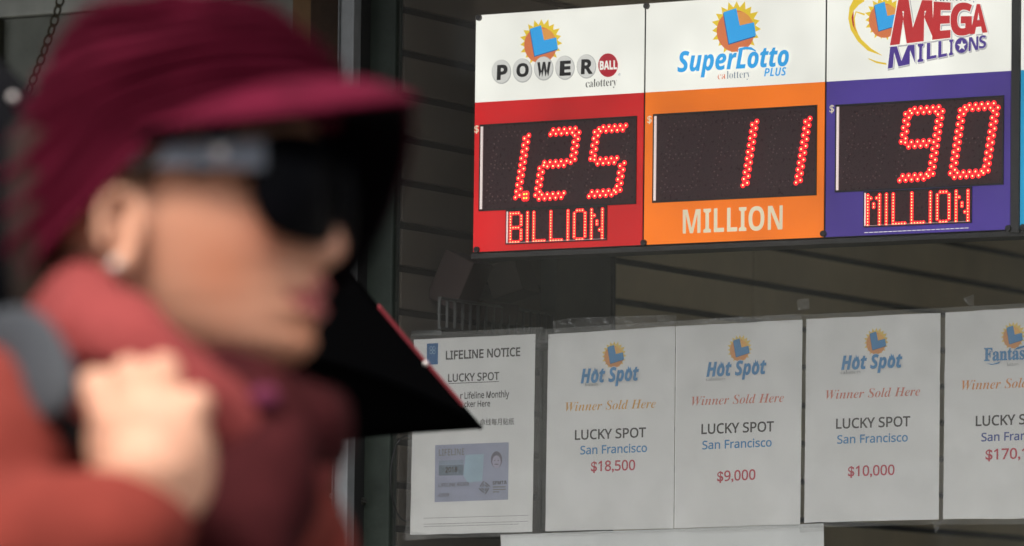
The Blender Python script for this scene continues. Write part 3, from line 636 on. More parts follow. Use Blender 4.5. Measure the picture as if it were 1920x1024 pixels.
# the notice beside the umbrella
a = crop(760, 610, 4.878); b = crop(760, 810, 4.785)
def life(t, y):
    p = Print(y - .0001); p.poly(xf(a, [(197, 168), (300, 162), (298, 357), (196, 362)]), mat('print_deep_blue', srgb(25, 95, 150), .5), 0)
    for cx in (235, 262):
        p.ellipse(a(cx, 212), 13 / 4.878, 20 / 4.878, mat('print_pale_blue', srgb(150, 185, 210), .5), 1, inner=.72); p.ellipse(a(cx, 245), 13 / 4.878, 20 / 4.878, mat('print_pale_blue', (0, 0, 0)), 2, inner=.72)
    p.build('blue_logo', t)
    for args, m, o in ((('LIFELINE NOTICE', 's', a(372, 313), a(1048, 279), 15.2), 'black', .03), (('LUCKY SPOT', 's', a(392, 517), a(857, 498), 14), 'black', .02), (('r', 's', a(503, 672), a(524, 671), 11), 'black', .02),
                       (('Lifeline Monthly', 's', a(542, 672), a(948, 656), 11.5), 'black', .02), (('cker Here', 's', a(540, 748), a(775, 741), 10.5), 'black', .02), (('命线每月贴纸', 'x', a(682, 912), a(995, 904), 9.6), 'black', .008)):
        p = Print(y - .0001); p.text(*args, INK[m], o)
        if args[0] == 'LUCKY SPOT': p.poly(xf(a, [(395, 530), (857, 511), (857, 517), (395, 536)]), INK['black'], 0)
        p.build('printed_line', t)
    cp = Print(y - .0001); cp.poly(xf(b, [(268, 118), (928, 92), (922, 607), (262, 630)]), mat('card_print', srgb(158, 164, 184), .5, var=(25, .08)), 0)
    cp.poly(xf(b, [(300, 258), (522, 248), (522, 388), (300, 392)]), mat('card_dark', srgb(110, 125, 138), .5, var=(180, .3)), 1)
    cp.poly(xf(b, [(300, 258), (522, 248), (522, 295), (300, 300)]), mat('card_mid', srgb(138, 152, 168), .5), 2)
    cp.poly(xf(b, [(540, 205), (705, 198), (690, 440), (560, 455), (520, 390)]), mat('card_cyan', srgb(160, 186, 200), .5, var=(60, .05)), 1)
    cp.ellipse(b(818, 250), 50 / 4.785, 76 / 4.785, mat('card_hair', srgb(112, 108, 122), .5), 1); cp.ellipse(b(818, 268), 38 / 4.785, 58 / 4.785, mat('card_face', srgb(168, 164, 182), .5), 2)
    cp.ellipse(b(818, 290), 22 / 4.785, 4 / 4.785, mat('card_hair', (0, 0, 0)), 3)
    for e in (802, 834): cp.ellipse(b(e, 256), 7 / 4.785, 4 / 4.785, mat('card_hair', (0, 0, 0)), 3)
    o = cp.build('rider_card', t); p = Print(y - .0009)
    for args, m, of in ((('LIFELINE', 'b', b(300, 215), b(528, 206), 12.2), 'grey', -.01), (('2018', 's', b(360, 363), b(465, 355), 9), 'black', .03), (('LIFELINE RIDER', 's', b(298, 495), b(570, 481), 6.6), 'darkgrey', 0), (('43999', 's', b(293, 584), b(390, 578), 6.2), 'darkgrey', 0), (('SFMTA', 'b', b(783, 473), b(910, 467), 6.4), 'darkgrey', .0)):
        p.text(*args, INK[m], of, 1)
    for k in (0, 1):           # diamond of paired strokes
        r = 44 - 22 * k
        for s1 in (0, 1, 2, 3):
            A_ = s1 * math.pi / 2; ca, sa = math.cos(A_), math.sin(A_); q0, q1 = (r, 8), (8, r + 12)
            pts = [(r, 6), (r - 10, 6), (2, r + 6), (10, r + 6)]
            p.poly([b(710 + x * ca - z_ * sa, 498 + (x * sa + z_ * ca) * 1.15) for x, z_ in pts], INK['darkgrey'], 1)
    for k in range(3): p.poly(xf(b, [(785, 490 + k * 22), (840 + 60 * (k < 2), 488 + k * 22), (840 + 60 * (k < 2), 497 + k * 22), (785, 499 + k * 22)]), INK['grey'], 1)
    p.build('card_lettering', t)
    p = Print(y - .0001)
    for row, (yy, x0, x1) in enumerate([(780, 165, 1075), (826, 165, 1070), (848, 165, 1000)]):
        x = x0
        while x < x1:
            l = random.uniform(14, 40); yb = yy - (x - x0) * .028 - (8 if row == 0 else 0)
            p.poly(xf(b, [(x, yb), (x + l, yb - l * .028), (x + l, yb + 4.5 - l * .028), (x, yb + 4.5)]), INK['grey'], 0); x += l + 6
    p.build('fine_print', t)
sheet([(776, 637), (1004, 626), (998, 997), (769, 1003)], 'white LIFELINE NOTICE sheet with a printed rider card, partly behind the black umbrella', life, group=None, sleeve=[(770, 626), (1018, 613), (1014, 1003), (760, 1012)])
sheet([(938, 1003), (1545, 981.5), (1545, 1180), (950, 1190)], 'blank white sheet stuck below the row of winner notices', None, None, None, 'blank_sheet', PAP2, 'sheet', -.0028)
def tape(pts, label, cat='tape'):
    bm = bmesh.new()
    for dy in (0, .0001): bm.faces.new([bm.verts.new((v.x, -.0078 + dy, v.z)) for v in [P(*p, -.0078) for p in pts]])
    bm.verts.ensure_lookup_table(); n = len(pts)
    for i in range(n): bm.faces.new((bm.verts[i], bm.verts[(i + 1) % n], bm.verts[n + (i + 1) % n], bm.verts[n + i]))
    bmesh.ops.recalc_face_normals(bm, faces=bm.faces)
    tag(link('tape_strip', bm, None, TAPE), label, cat, 'clear tape on the glass')
tape([(1035, 603), (1072, 596), (1268, 590), (1268, 612), (1040, 624)], 'crumpled clear tape along the top of the $18,500 sheet')
tape([(1270, 600), (1500, 588), (1502, 599), (1270, 610)], 'narrow clear tape along the top of the $9,000 sheet')
tape([(1494, 562), (1516, 560), (1518, 580), (1496, 582)], 'small square of old tape above the gap left of the $10,000 sheet')
tape([(1806, 560), (1826, 552), (1826, 574), (1816, 573)], 'torn pointed scrap of tape on the glass above the Fantasy sheet')
tape([(1498, 985), (1545, 983), (1545, 996), (1500, 999)], 'clear tape joining the blank sheet to the sheets above')
tape([(1748, 978), (1772, 976), (1765, 985), (1754, 1000)], 'folded tape scrap under the gap beside the $10,000 sheet')
tape([(1000, 640), (1030, 622), (1032, 634), (1012, 652)], 'short tape piece between the LIFELINE NOTICE and the $18,500 sheet')
tape([(756, 995), (800, 1000), (800, 1012), (756, 1014)], 'tape at the lower left corner of the LIFELINE NOTICE')

# ------------------------------------------------------------------ stock inside the shop
BRN = mat('brown_cardboard', (.035, .019, .016), .7, var=(8, .2), bump=(60, .0006)); BRN2 = mat('tan_cardboard', (.045, .033, .024), .7, var=(8, .2), bump=(60, .0006))
WIRE = mat('rack_wire', (.1, .105, .1), .4, .5)
rk = thing('wire_rack', WO + WD * .3 + Vector((.1, 0, 1.2)), 'dark wire rack with upright bars on the slat wall', 'rack')
z0, z1 = PW(860, 622, .05).z, PW(860, 566, .05).z; sA, sB = .03, S(1040, 590, .05)
bm = bmesh.new(); wallbox(sA, sB, .044, .049, z1, z1 + .004, bm); wallbox(sA, sB, .044, .049, z0, z0 + .004, bm); link('rail', bm, rk, WIRE)
nb = 16
for i in range(nb): link('bar', wallbox(sA + (sB - sA) * i / (nb - 1) - .0015, sA + (sB - sA) * i / (nb - 1) + .0015, .0445, .0485, z0 + .004, z1), rk, WIRE)
link('tray', wallbox(sA, sB, .001, .05, z0 - .008, z0 - .001), rk, WIRE)
def carton(c, d, sz, rot, m, label):
    q = PW(*c, d); bm = box_bm((-sz[0] / 2, -sz[1] / 2, -sz[2] / 2), (sz[0] / 2, sz[1] / 2, sz[2] / 2), None, .002)
    o = link('carton', bm, None, m); o.location = q; o.rotation_euler = rot
    return tag(o, label, 'box', 'cartons on the rack')
carton((862, 528), .03, (.05, .07, .075), (0, math.radians(24), .2), BRN, 'reddish brown carton leaning left on the wire rack')
carton((960, 526), .03, (.05, .085, .05), (0, math.radians(-18), .3), BRN2, 'tan carton tipped to the right beside the reddish carton')
carton((915, 585), .028, (.04, .11, .03), (0, math.radians(6), .1), BRN, 'low brown carton lying at the bottom of the wire rack')
cb = thing('display_cabinet', PW(1090, 600, .05), 'dark upright cabinet between the cartons and the olive slats', 'cabinet')
s0, s1 = S(1045, 540, .03), S(1146, 540, .03)
zt = PW(1090, 468, .03).z; zb = PW(1090, 1000, .03).z
link('cabinet_body', wallbox(s0, s1, .001, .03, zb, zt, None, .003), cb, mat('cabinet_dark', (.08, .085, .07), .5, var=(8, .3)))
link('cabinet_edge', wallbox(s1 + .001, s1 + .008, .001, .034, zb, zt, None, .001), cb, BLK)
# round coil hanging on the slat wall behind the lifeline sheet
bm = bmesh.new(); fc = PW(762, 897, .006)
for R_ in (.047,):
    pts = [fc + WD * (R_ * math.cos(t / 32 * 6.2832)) + Vector((0, 0, R_ * 1.3 * math.sin(t / 32 * 6.2832))) for t in range(33)]
    for u, v in zip(pts, pts[1:]): cyl_bm(u, v, .0012, .0012, 6, bm)
tag(link('cable_coil', bm, None, BLK), 'round dark cable coil on the slat wall, low beside the window frame', 'cable')
sh = box('shop_counter', (-.58, .35, 0), (-.2, .7, .9), mat('counter_wood', (.06, .045, .035), .6, var=(6, .2)), None, .006); tag(sh, 'low brown counter under the wire rack inside the shop', 'counter')
# ------------------------------------------------------------------ the walking woman, close to the lens
PSI = math.radians(20); DH = 3.87
FWD_P = _r0 * math.cos(PSI) - _f0 * math.sin(PSI); LEFT_P = Vector((0, 0, 1)).cross(FWD_P)
HC = W(320, 350, DH)                     # between the ears at eye level
EZ = HC.z
ROOT = Vector((HC.x, HC.y, 0)) - FWD_P * .05
PM = Matrix((FWD_P, LEFT_P, (0, 0, 1))).transposed()
def person_root(name, loc, label):
    t = thing(name, loc, label, 'person'); t.rotation_euler = PM.to_euler(); return t
woman = person_root('person', ROOT, 'woman in burgundy knitted cap, black sunglasses and rust red coat, fist on her bag strap')
def H(f, n, z): return Vector((f + .05, -n, z + EZ))         # head measures: forward, towards the lens, up from the eyes
_PMI = PM.inverted()
def Lp(px, py, n, root=None):                                 # local point at near-side offset n seen at a photo pixel
    r = root or ROOT
    v = ray(px, py); o = HC - LEFT_P * n; t = (o - CAM).dot(LEFT_P) / v.dot(LEFT_P)
    return _PMI @ (CAM + v * t - r)
def plink(name, me, mats, parent=None, sm=True):
    o = link(name, me, None, mats); o.parent = parent or woman
    if sm: smooth(o)
    return o
SKIN = mat('skin', (.50, .265, .175), .6, var=(25, .06), bump=(400, .0002), spec=.25); SKIN.node_tree.nodes['Principled BSDF'].inputs['Subsurface Weight'].default_value = .12
SKIN.node_tree.nodes['Principled BSDF'].inputs['Subsurface Radius'].default_value = (.01, .004, .002)
LIP = mat('lips', (.33, .07, .065), .45); CHEEK = SKIN
def interp(z, tab, k):
    for a, b in zip(tab, tab[1:]):
        if a[0] <= z <= b[0]:
            t = (z - a[0]) / (b[0] - a[0]); t = t * t * (3 - 2 * t) if False else t; return a[k] * (1 - t) + b[k] * t
    return tab[0][k] if z < tab[0][0] else tab[-1][k]
def blush():
    n = SKIN.node_tree.nodes; L = SKIN.node_tree.links; b = n['Principled BSDF']; src = b.inputs['Base Color'].links[0].from_socket
    tc = n.new('ShaderNodeTexCoord'); last = src
    for c_, r_, col in ((H(.06, .05, -.04), .085, (.53, .22, .13)), (H(.10, .0, -.09), .05, (.46, .17, .085)), (H(.085, .042, -.032), .032, (.46, .14, .09)), (H(.118, .0, -.042), .016, (.46, .16, .10)), (H(.06, .06, -.06), .03, (.47, .155, .075)), (H(.085, -.042, -.032), .032, (.46, .14, .09))):
        d = n.new('ShaderNodeVectorMath'); d.operation = 'DISTANCE'; d.inputs[1].default_value = c_; L.new(tc.outputs['Object'], d.inputs[0])
        r = n.new('ShaderNodeMapRange'); r.interpolation_type = 'SMOOTHSTEP'; r.inputs[1].default_value = 0; r.inputs[2].default_value = r_; r.inputs[3].default_value = .75 if r_ > .04 else .38; r.inputs[4].default_value = 0
        L.new(d.outputs['Value'], r.inputs[0]); mx = n.new('ShaderNodeMix'); mx.data_type = 'RGBA'; L.new(r.outputs[0], mx.inputs[0]); L.new(last, mx.inputs[6]); mx.inputs[7].default_value = (*col, 1); last = mx.outputs[2]
    L.new(last, b.inputs['Base Color'])
blush()
HEAD = [(-.117, .070, .045, .012), (-.111, .087, .022, .028), (-.100, .0945, -.005, .040), (-.086, .0965, -.028, .049), (-.070, .097, -.048, .056), (-.050, .096, -.066, .062),
        (-.030, .094, -.079, .067), (0, .093, -.090, .071), (.03, .094, -.084, .070), (.06, .082, -.072, .062), (.085, .056, -.05, .045), (.1, .03, -.025, .025), (.105, .008, -.008, .008)]
NOSE = [(-.058, 0, .012), (-.052, .010, .014), (-.046, .021, .015), (-.038, .0245, .014), (-.029, .022, .012), (-.015, .013, .008), (0, .006, .007), (.012, 0, .008)]
def g(x, s): return math.exp(-(x / s) ** 2)
bm = bmesh.new(); NR, NA = 90, 96; rings = []
for i in range(NR):
    z = -.117 + .224 * i / (NR - 1); f, b, w_ = (interp(z, HEAD, k) for k in (1, 2, 3)); cx = .01 + (.03 if z < -.08 else 0) * min(1, (-.08 - z) / .03 if z < -.08 else 0)
    ring = []
    for k in range(NA):
        a = k / NA * 2 * math.pi; c_, s_ = math.cos(a), math.sin(a); e = .84
        x = cx + ((f - cx) if c_ > 0 else (cx - b)) * math.copysign(abs(c_) ** e, c_); y = w_ * math.copysign(abs(s_) ** e, s_)
        if c_ > 0:
            x += interp(z, NOSE, 1) * g(y, interp(z, NOSE, 2)) if -.058 <= z <= .012 else 0
            x += .0115 * g(y, .021) * g(z + .065, .0058) + .0105 * g(y, .019) * g(z + .080, .0065) - .006 * g(y, .024) * g(z + .0725, .0022)
            x += .005 * g(y, .018) * g(z + .102, .010) - .004 * g(y, .03) * g(z + .090, .005) - .010 * (g(y - .032, .015) + g(y + .032, .015)) * g(z, .013) + .004 * g(y, .05) * g(z - .02, .01)
            x += .010 * (g(y - .044, .02) + g(y + .044, .02)) * g(z + .032, .022)
            x += .006 * (g(y - .012, .006) + g(y + .012, .006)) * g(z + .045, .006)
        ring.append(bm.verts.new(H(x, -y, z)))
    rings.append(ring)
for a, b in zip(rings, rings[1:]):
    for k in range(NA): bm.faces.new((a[k], a[(k + 1) % NA], b[(k + 1) % NA], b[k]))
bm.faces.new(rings[0][::-1]); bm.faces.new(rings[-1])
# neck, torso, hips, legs, feet
chain_bm([H(-.03, 0, -.06), H(-.045, 0, -.12), H(-.06, 0, -.19)], [.052, .052, .058], bm)
chain_bm([H(-.07, 0, -.24), H(-.07, 0, -.36), H(-.06, 0, -.5), H(-.07, 0, -.62)], [.10, .115, .105, .125], bm)
for s in (-1, 1):
    chain_bm([H(-.07, 0, -.22), H(-.07, s * .15, -.23)], [.06, .05], bm)
    fwd_ = .12 * s
    chain_bm([H(-.07, s * .085, -.64), H(-.06 + fwd_, s * .085, -1.03), H(-.09 + fwd_ * 1.7, s * .085, 0.085 - EZ)], [.085, .056, .036], bm)
    chain_bm([H(-.10 + fwd_ * 1.7, s * .085, .06 - EZ), H(.05 + fwd_ * 1.7, s * .09, .045 - EZ)], [.035, .03], bm)
# far arm hanging, near arm bent up
chain_bm([H(-.07, -.16, -.24), H(-.10, -.2, -.48), H(-.02, -.2, -.70)], [.045, .038, .026], bm)
ball_bm(H(-.015, -.2, -.745), .03, 2, bm, (1, .6, 1.3))
for k in range(4): chain_bm([H(.015 - k * .016, -.2, -.76), H(.018 - k * .016, -.2, -.80), H(.01 - k * .014, -.195, -.83)], [.0085, .008, .007], bm, 8, 1)
chain_bm([H(.015, -.2, -.73), H(.035, -.195, -.765), H(.04, -.19, -.79)], [.011, .009, .008], bm, 8, 1)
EL_, WR = Lp(-210, 1075, .27), Lp(288, 945, .215)
chain_bm([H(-.07, .16, -.24), EL_, WR], [.045, .037, .025], bm)
PALM = Lp(286, 842, .215)
chain_bm([WR, PALM + Vector((0, 0, -.012))], [.023, .03], bm)
ball_bm(PALM, .036, 3, bm, (.98, .55, 1.1)); ball_bm(Lp(345, 870, .208), .020, 2, bm, (1, .8, 1.8)); ball_bm(Lp(225, 830, .205), .022, 2, bm, (1, .8, 1.5))
for (bx, by), (kx, ky), (tx, ty), r in (((205, 790), (180, 722), (205, 770), .0108), ((250, 775), (243, 700), (250, 765), .011), ((302, 770), (306, 695), (292, 762), .011), ((348, 800), (368, 757), (340, 800), .0105)):
    chain_bm([Lp(bx, by, .215), Lp(kx, ky, .212), Lp((kx + tx) / 2 + 8, ky + 12, .180), Lp(tx, ty + 15, .168)], [r * 1.08, r, r * .88, r * .78], bm, 12, 2)
chain_bm([Lp(230, 880, .195), Lp(190, 830, .175), Lp(215, 790, .160)], [.014, .012, .010], bm, 12, 2)
# ears
for s in (-1, 1):
    ec = (-.001, -.030)
    pts = [H(ec[0] + .012 * math.cos(t) + .001, s * (.074 + .008 * (math.cos(t) < .2)), ec[1] + .021 * math.sin(t)) for t in [math.radians(q) for q in range(-60, 250, 31)]]
    chain_bm(pts, [.0045] * len(pts), bm, 8, 1); ball_bm(H(ec[0] + .002, s * .073, ec[1] - .024), .0085, 2, bm); ball_bm(H(ec[0] + .002, s * .070, ec[1]), .016, 2, bm, (.85, .35, 1.25))
me = fuse(bm, .0028, 5)
body = plink('body', me, [SKIN, LIP])
zs = np.zeros(len(me.vertices) * 3); me.vertices.foreach_get('co', zs); co = zs.reshape(-1, 3); mi = np.zeros(len(me.polygons), dtype=np.int32)
for p in me.polygons:
    q = p.center; f, n, z = q.x - .05, -q.y, q.z - EZ
    if f > .085 and abs(n) < .026 and -.0855 < z < -.060 + .004 * math.cos(n * 160) - abs(n) * .25 and not (z < -.0725 - .013 * math.cos(n / .026 * 1.5)): mi[p.index] = 1
me.polygons.foreach_set('material_index', mi)
bm = ball_bm(H(.0, .084, -.056), .0042, 2); plink('earring', bm, mat('pearl', (.45, .40, .36), .35))
for s in (-1, 1):
    bm = ball_bm(H(.072, s * .032, .0), .0125, 2); plink('eyeball', bm, mat('eye_white', (.7, .68, .64), .2))
# hair
HAIR = mat('dark_brown_hair', (.022, .013, .008), .7, wave=(60, .002), spec=.15)
bm = bmesh.new()
for k in range(26):
    t = k / 25; ph = 2.25 + t * 2.3                          # round the back of the head from temple to temple
    x, y = -.005 + .086 * math.cos(ph), .076 * math.sin(ph)
    chain_bm([H(x, y, .03), H(x * 1.02, y * 1.03, -.03), H(x * .98 - .004, y * .98, -.075 + .01 * math.sin(k * 2.3))], [.014, .013, .006], bm, 8, 1)
chain_bm([H(.034, .074, .03), H(.022, .080, .012), H(.014, .078, -.006)], [.010, .008, .005], bm, 8, 1)
chain_bm([H(.06, .062, .03), H(.055, .064, .01), H(.045, .067, .0)], [.010, .007, .004], bm, 8, 1)
chain_bm([H(.045, -.073, .03), H(.06, -.078, -.02), H(.055, -.08, -.08)], [.018, .02, .012], bm, 8, 1)
plink('hair', fuse(bm, .003, 3), HAIR)
# cap: knitted crown with raised rows, peak, dark peak lining
KNIT = mat('burgundy_knit', (.072, .005, .0155), .85, var=(35, .22), bump=(260, .0015), spec=.04)
CTOP = .120
def rimz(a): return -.074 + .110 * math.sin((math.cos(a) + 1) * math.pi / 4) ** 1.2
cr = bmesh.new(); NT, NA = 120, 160; rings = []
for i in range(NT):
    t = i / (NT - 1) * .995; ring = []
    for k in range(NA):
        a = k / NA * 2 * math.pi; c_, s_ = math.cos(a), math.sin(a)
        R = math.hypot((.106 if c_ > 0 else .0975) * c_, .089 * s_); ph = t * math.pi / 2
        bulge = 1 + .13 * math.sin(min(1, t / .55) * math.pi) ** 1.0 * (.55 - .1 * c_)
        rib = (.0040 + .0022 * noise.noise(Vector((c_ * 1.5, s_ * 1.5, t * 9)))) * math.cos(2 * math.pi * 12 * t + .7 * math.sin(a * 2) + 2.2 * noise.noise(Vector((c_ * 1.4, s_ * 1.4, t * 3)))) * min(1, t * 14) * (1 - t ** 6)
        fine = .0007 * math.sin(a * 80 + t * 40)
        r = R * (math.cos(ph) ** .6) * bulge + rib + fine
        tilt = .012 * t
        x, y, z = r * c_ - tilt * .4, r * s_, rimz(a) + (CTOP - rimz(a)) * math.sin(ph) ** .9 + rib * .4
        x += .004 * noise.noise(Vector((c_ * 2, s_ * 2, t * 3))); z += .004 * noise.noise(Vector((c_ * 2 + 7, s_ * 2, t * 3))) * min(1, t * 4)
        ring.append(cr.verts.new(H(x, -y, z)))
    rings.append(ring)
for a, b in zip(rings, rings[1:]):
    for k in range(NA): cr.faces.new((a[k], a[(k + 1) % NA], b[(k + 1) % NA], b[k]))
cr.faces.new(rings[-1])
inner = [cr.verts.new(v.co + (H(0, 0, v.co.z - EZ + .006) - v.co).normalized() * .006) for v in rings[0]]
for k in range(NA): cr.faces.new((rings[0][(k + 1) % NA], rings[0][k], inner[k], inner[(k + 1) % NA]))
cap_ = plink('cap', cr, KNIT)
def peak(dz, th, m, name, shrink=0.0):
    bm = bmesh.new(); n1, n2 = 48, 16; top, bot = [], []
    for i in range(n1 + 1):
        a = math.radians(-84 + 168 * i / n1); c_, s_ = math.cos(a), math.sin(a)     # a>0: near side
        p0 = Vector((.103 * c_, .087 * s_, rimz(a) + .020 * c_ + .008))
        ext = .074 * max(0, c_) ** .55 * (1 - shrink)
        droop = (.016 if a > 0 else .138) * s_ * s_
        p1 = Vector((p0.x + ext * (.9 if a > 0 else .72), p0.y + ext * s_ * .35, .052 - droop - .006 * (a > 0) * abs(s_)))
        for g_, off in ((top, 0), (bot, -th)):
            for j in range(n2 + 1):
                t = j / n2; p = p0.lerp(p1, t); arch = .006 * math.sin(math.pi * t)
                g_.append(bm.verts.new(H(p.x, p.y, p.z + arch + dz + off)))
    q = n2 + 1
    for i in range(n1):
        for j in range(n2):
            bm.faces.new((top[i * q + j], top[(i + 1) * q + j], top[(i + 1) * q + j + 1], top[i * q + j + 1]))
            bm.faces.new((bot[i * q + j], bot[i * q + j + 1], bot[(i + 1) * q + j + 1], bot[(i + 1) * q + j]))
        bm.faces.new((top[i * q + n2], top[(i + 1) * q + n2], bot[(i + 1) * q + n2], bot[i * q + n2])); bm.faces.new((top[(i + 1) * q], top[i * q], bot[i * q], bot[(i + 1) * q]))
    for j in range(n2):
        bm.faces.new((top[j], top[j + 1], bot[j + 1], bot[j])); e = n1 * q
        bm.faces.new((top[e + j + 1], top[e + j], bot[e + j], bot[e + j + 1]))
    bmesh.ops.recalc_face_normals(bm, faces=bm.faces)
    return plink(name, bm, m, cap_)
peak(0, .0032, KNIT, 'peak'); peak(-.0045, .003, mat('peak_lining', (.003, .002, .003), .9, spec=.05), 'peak_lining', .05)
# sunglasses
LENS = mat('black_lens', (.002, .002, .003), .4, spec=.04); ARM = mat('grey_blue_metal', (.17, .185, .22), .35, .6)
sg = plink('sunglasses', ball_bm(H(.116, 0, .004), .006, 2, None, (.6, 1.4, .7)), LENS)
for s in (-1, 1):
    bm = bmesh.new(); n = 28; c0 = bm.verts.new(H(.1125, s * .036, -.004)); cb_ = bm.verts.new(H(.108, s * .036, -.004)); F1, F2 = [], []
    for k in range(n):
        a = k / n * 2 * math.pi; cy, cz = math.cos(a), math.sin(a)
        y = .036 + .0315 * math.copysign(abs(cy) ** .7, cy); z = -.006 + .034 * math.copysign(abs(cz) ** .75, cz) + (.004 * cy)
        fx = .116 - .028 * (y / .066) ** 2
        F1.append(bm.verts.new(H(fx, s * y, z))); F2.append(bm.verts.new(H(fx - .004, s * y, z)))
    for k in range(n):
        a, b = k, (k + 1) % n
        bm.faces.new((c0, F1[a], F1[b])); bm.faces.new((cb_, F2[b], F2[a])); bm.faces.new((F1[a], F2[a], F2[b], F1[b]))
    bmesh.ops.recalc_face_normals(bm, faces=bm.faces); plink('lens', bm, LENS, sg)
    bm = bmesh.new(); pts = [(.092, .068), (.06, .0775), (.02, .081), (-.02, .0805)]
    hh = [(.0215, .003), (.0205, .004), (.017, .005), (.013, .006)]; V = []
    for (f, n_), (zt_, zb_) in zip(pts, hh):
        V.append([bm.verts.new(H(f, s * (n_ + o_), z_)) for o_, z_ in ((0, zb_), (0, zt_), (.003, zt_), (.003, zb_))])
    for a, b in zip(V, V[1:]):
        for k in range(4): bm.faces.new((a[k], a[(k + 1) % 4], b[(k + 1) % 4], b[k]))
    bm.faces.new(V[0]); bm.faces.new(V[-1][::-1]); bmesh.ops.recalc_face_normals(bm, faces=bm.faces)
    t_ = plink('temple_arm', bm, ARM, sg, False)
    plink('rivet', ball_bm(H(.066, s * .0795, .0135), .0048, 2, None, (1, .5, 1)), mat('rivet_silver', (.55, .5, .48), .4, .5), t_)
# coat, hood, scarf, trousers, shoes
COAT = mat('rust_wool', (.15, .026, .019), .9, var=(18, .22), bump=(300, .0014), sheen=.1, spec=.08)
bm = bmesh.new()
for z_, f_, b_, w_ in ((-.20, .02, -.14, .12), (-.26, .06, -.19, .185), (-.34, .085, -.19, .195), (-.46, .08, -.175, .19), (-.60, .085, -.18, .205), (-.74, .09, -.19, .22), (-.88, .095, -.2, .235)):
    pass
secs = [(-.145, .02, -.12, .075), (-.175, .05, -.16, .13), (-.22, .075, -.19, .185), (-.30, .10, -.20, .205), (-.42, .105, -.19, .20), (-.56, .10, -.185, .205), (-.70, .105, -.2, .22), (-.86, .115, -.215, .24), (-.95, .12, -.22, .245)]
R_ = []
for z_, f_, b_, w_ in secs[::-1]:
    R_.append([bm.verts.new(H((f_ + b_) / 2 + (f_ - b_) / 2 * math.cos(k / 40 * 6.2832), w_ * math.sin(k / 40 * 6.2832), z_)) for k in range(40)])
for a, b in zip(R_, R_[1:]):
    for k in range(40): bm.faces.new((a[k], a[(k + 1) % 40], b[(k + 1) % 40], b[k]))
bm.faces.new(R_[0][::-1]); bm.faces.new(R_[-1]); bmesh.ops.recalc_face_normals(bm, faces=bm.faces)
chain_bm([H(-.07, -.15, -.235), H(-.10, -.21, -.48), H(-.03, -.21, -.67)], [.075, .06, .05], bm)
SH = Lp(30, 800, .13)
chain_bm([Lp(60, 830, .05), SH, Lp(-60, 900, .21), EL_ + Vector((0, 0, -.005)), Lp(60, 1024, .245), Lp(232, 1000, .228)], [.085, .056, .062, .058, .046, .040], bm, 20, 3)
chain_bm([Lp(470, 960, .03), Lp(580, 985, -.05), Lp(590, 1120, -.05)], [.045, .022, .03], bm, 20, 3)
cm = fuse(bm, .006, 6)
coat = plink('coat', cm, COAT)
for v in cm.vertices:
    d = noise.noise(v.co * 9) * .010 + abs(noise.noise(v.co * 20 + Vector((3, 1, 0)))) * .012 - .004
    v.co += Vector((d * .5, d, d * .4))
HOOD = mat('salmon_lit_hood', (.20, .038, .036), .9, var=(20, .15), bump=(300, .0012), sheen=.1, spec=.08)  # lighter tone of the coat cloth, light put into the colour
bm = bmesh.new()
chain_bm([Lp(330, 560, -.09), Lp(190, 550, -.03), Lp(160, 565, .05), Lp(170, 610, .09), Lp(235, 672, .108), Lp(310, 735, .100), Lp(400, 810, .075), Lp(500, 870, .03), Lp(560, 880, -.02)], [.026, .028, .028, .029, .029, .029, .027, .026, .024], bm, 20, 3)
chain_bm([Lp(110, 540, .02), Lp(130, 600, .07), Lp(190, 680, .1)], [.018, .02, .02], bm, 16, 2)
hm = fuse(bm, .005, 5)
for v in hm.vertices:
    d = noise.noise(v.co * 14) * .010 + abs(noise.noise(v.co * 26)) * .008; v.co += Vector((d, d, d))
plink('hood', hm, HOOD)
bm = bmesh.new()
chain_bm([Lp(400, 735, .045), Lp(480, 785, .04), Lp(555, 805, .0), Lp(585, 815, -.05), Lp(450, 720, -.09), Lp(300, 640, -.09)], [.028, .032, .032, .028, .03, .03], bm, 20, 2)
chain_bm([Lp(430, 820, .035), Lp(470, 900, .05), Lp(440, 1010, .075), Lp(430, 1100, .07)], [.045, .045, .045, .04], bm, 20, 2)  # chest piece added in dark cloth to stand for the shaded coat
sm_ = fuse(bm, .005, 4)
for v in sm_.vertices:
    d = noise.noise(v.co * 25) * .007; v.co += Vector((d, d, d))
plink('scarf_and_shade', sm_, mat('burgundy_scarf_shade', (.036, .007, .008), .9, var=(30, .25), bump=(200, .0015), spec=.05))
plink('scarf_knot', ball_bm(Lp(495, 745, .07), .008, 2, None, (1.3, .8, .9)), mat('magenta_thread', (.09, .004, .03), .9))
TR = mat('dark_trousers', (.02, .022, .03), .85, var=(20, .15))
for s in (-1, 1):
    fwd_ = .12 * s; bm = bmesh.new()
    chain_bm([H(-.07, s * .085, -.66), H(-.06 + fwd_, s * .085, -1.03), H(-.09 + fwd_ * 1.7, s * .085, .13 - EZ)], [.1, .075, .06], bm)
    plink('trouser_leg', fuse(bm, .01, 3), TR)
    bm = bmesh.new(); chain_bm([H(-.11 + fwd_ * 1.7, s * .085, .055 - EZ), H(.06 + fwd_ * 1.7, s * .09, .047 - EZ)], [.05, .042], bm); bm2 = fuse(bm, .006, 3)
    for v in bm2.vertices: v.co.z = max(v.co.z, .006)
    plink('shoe', bm2, mat('black_leather', (.01, .01, .01), .4))
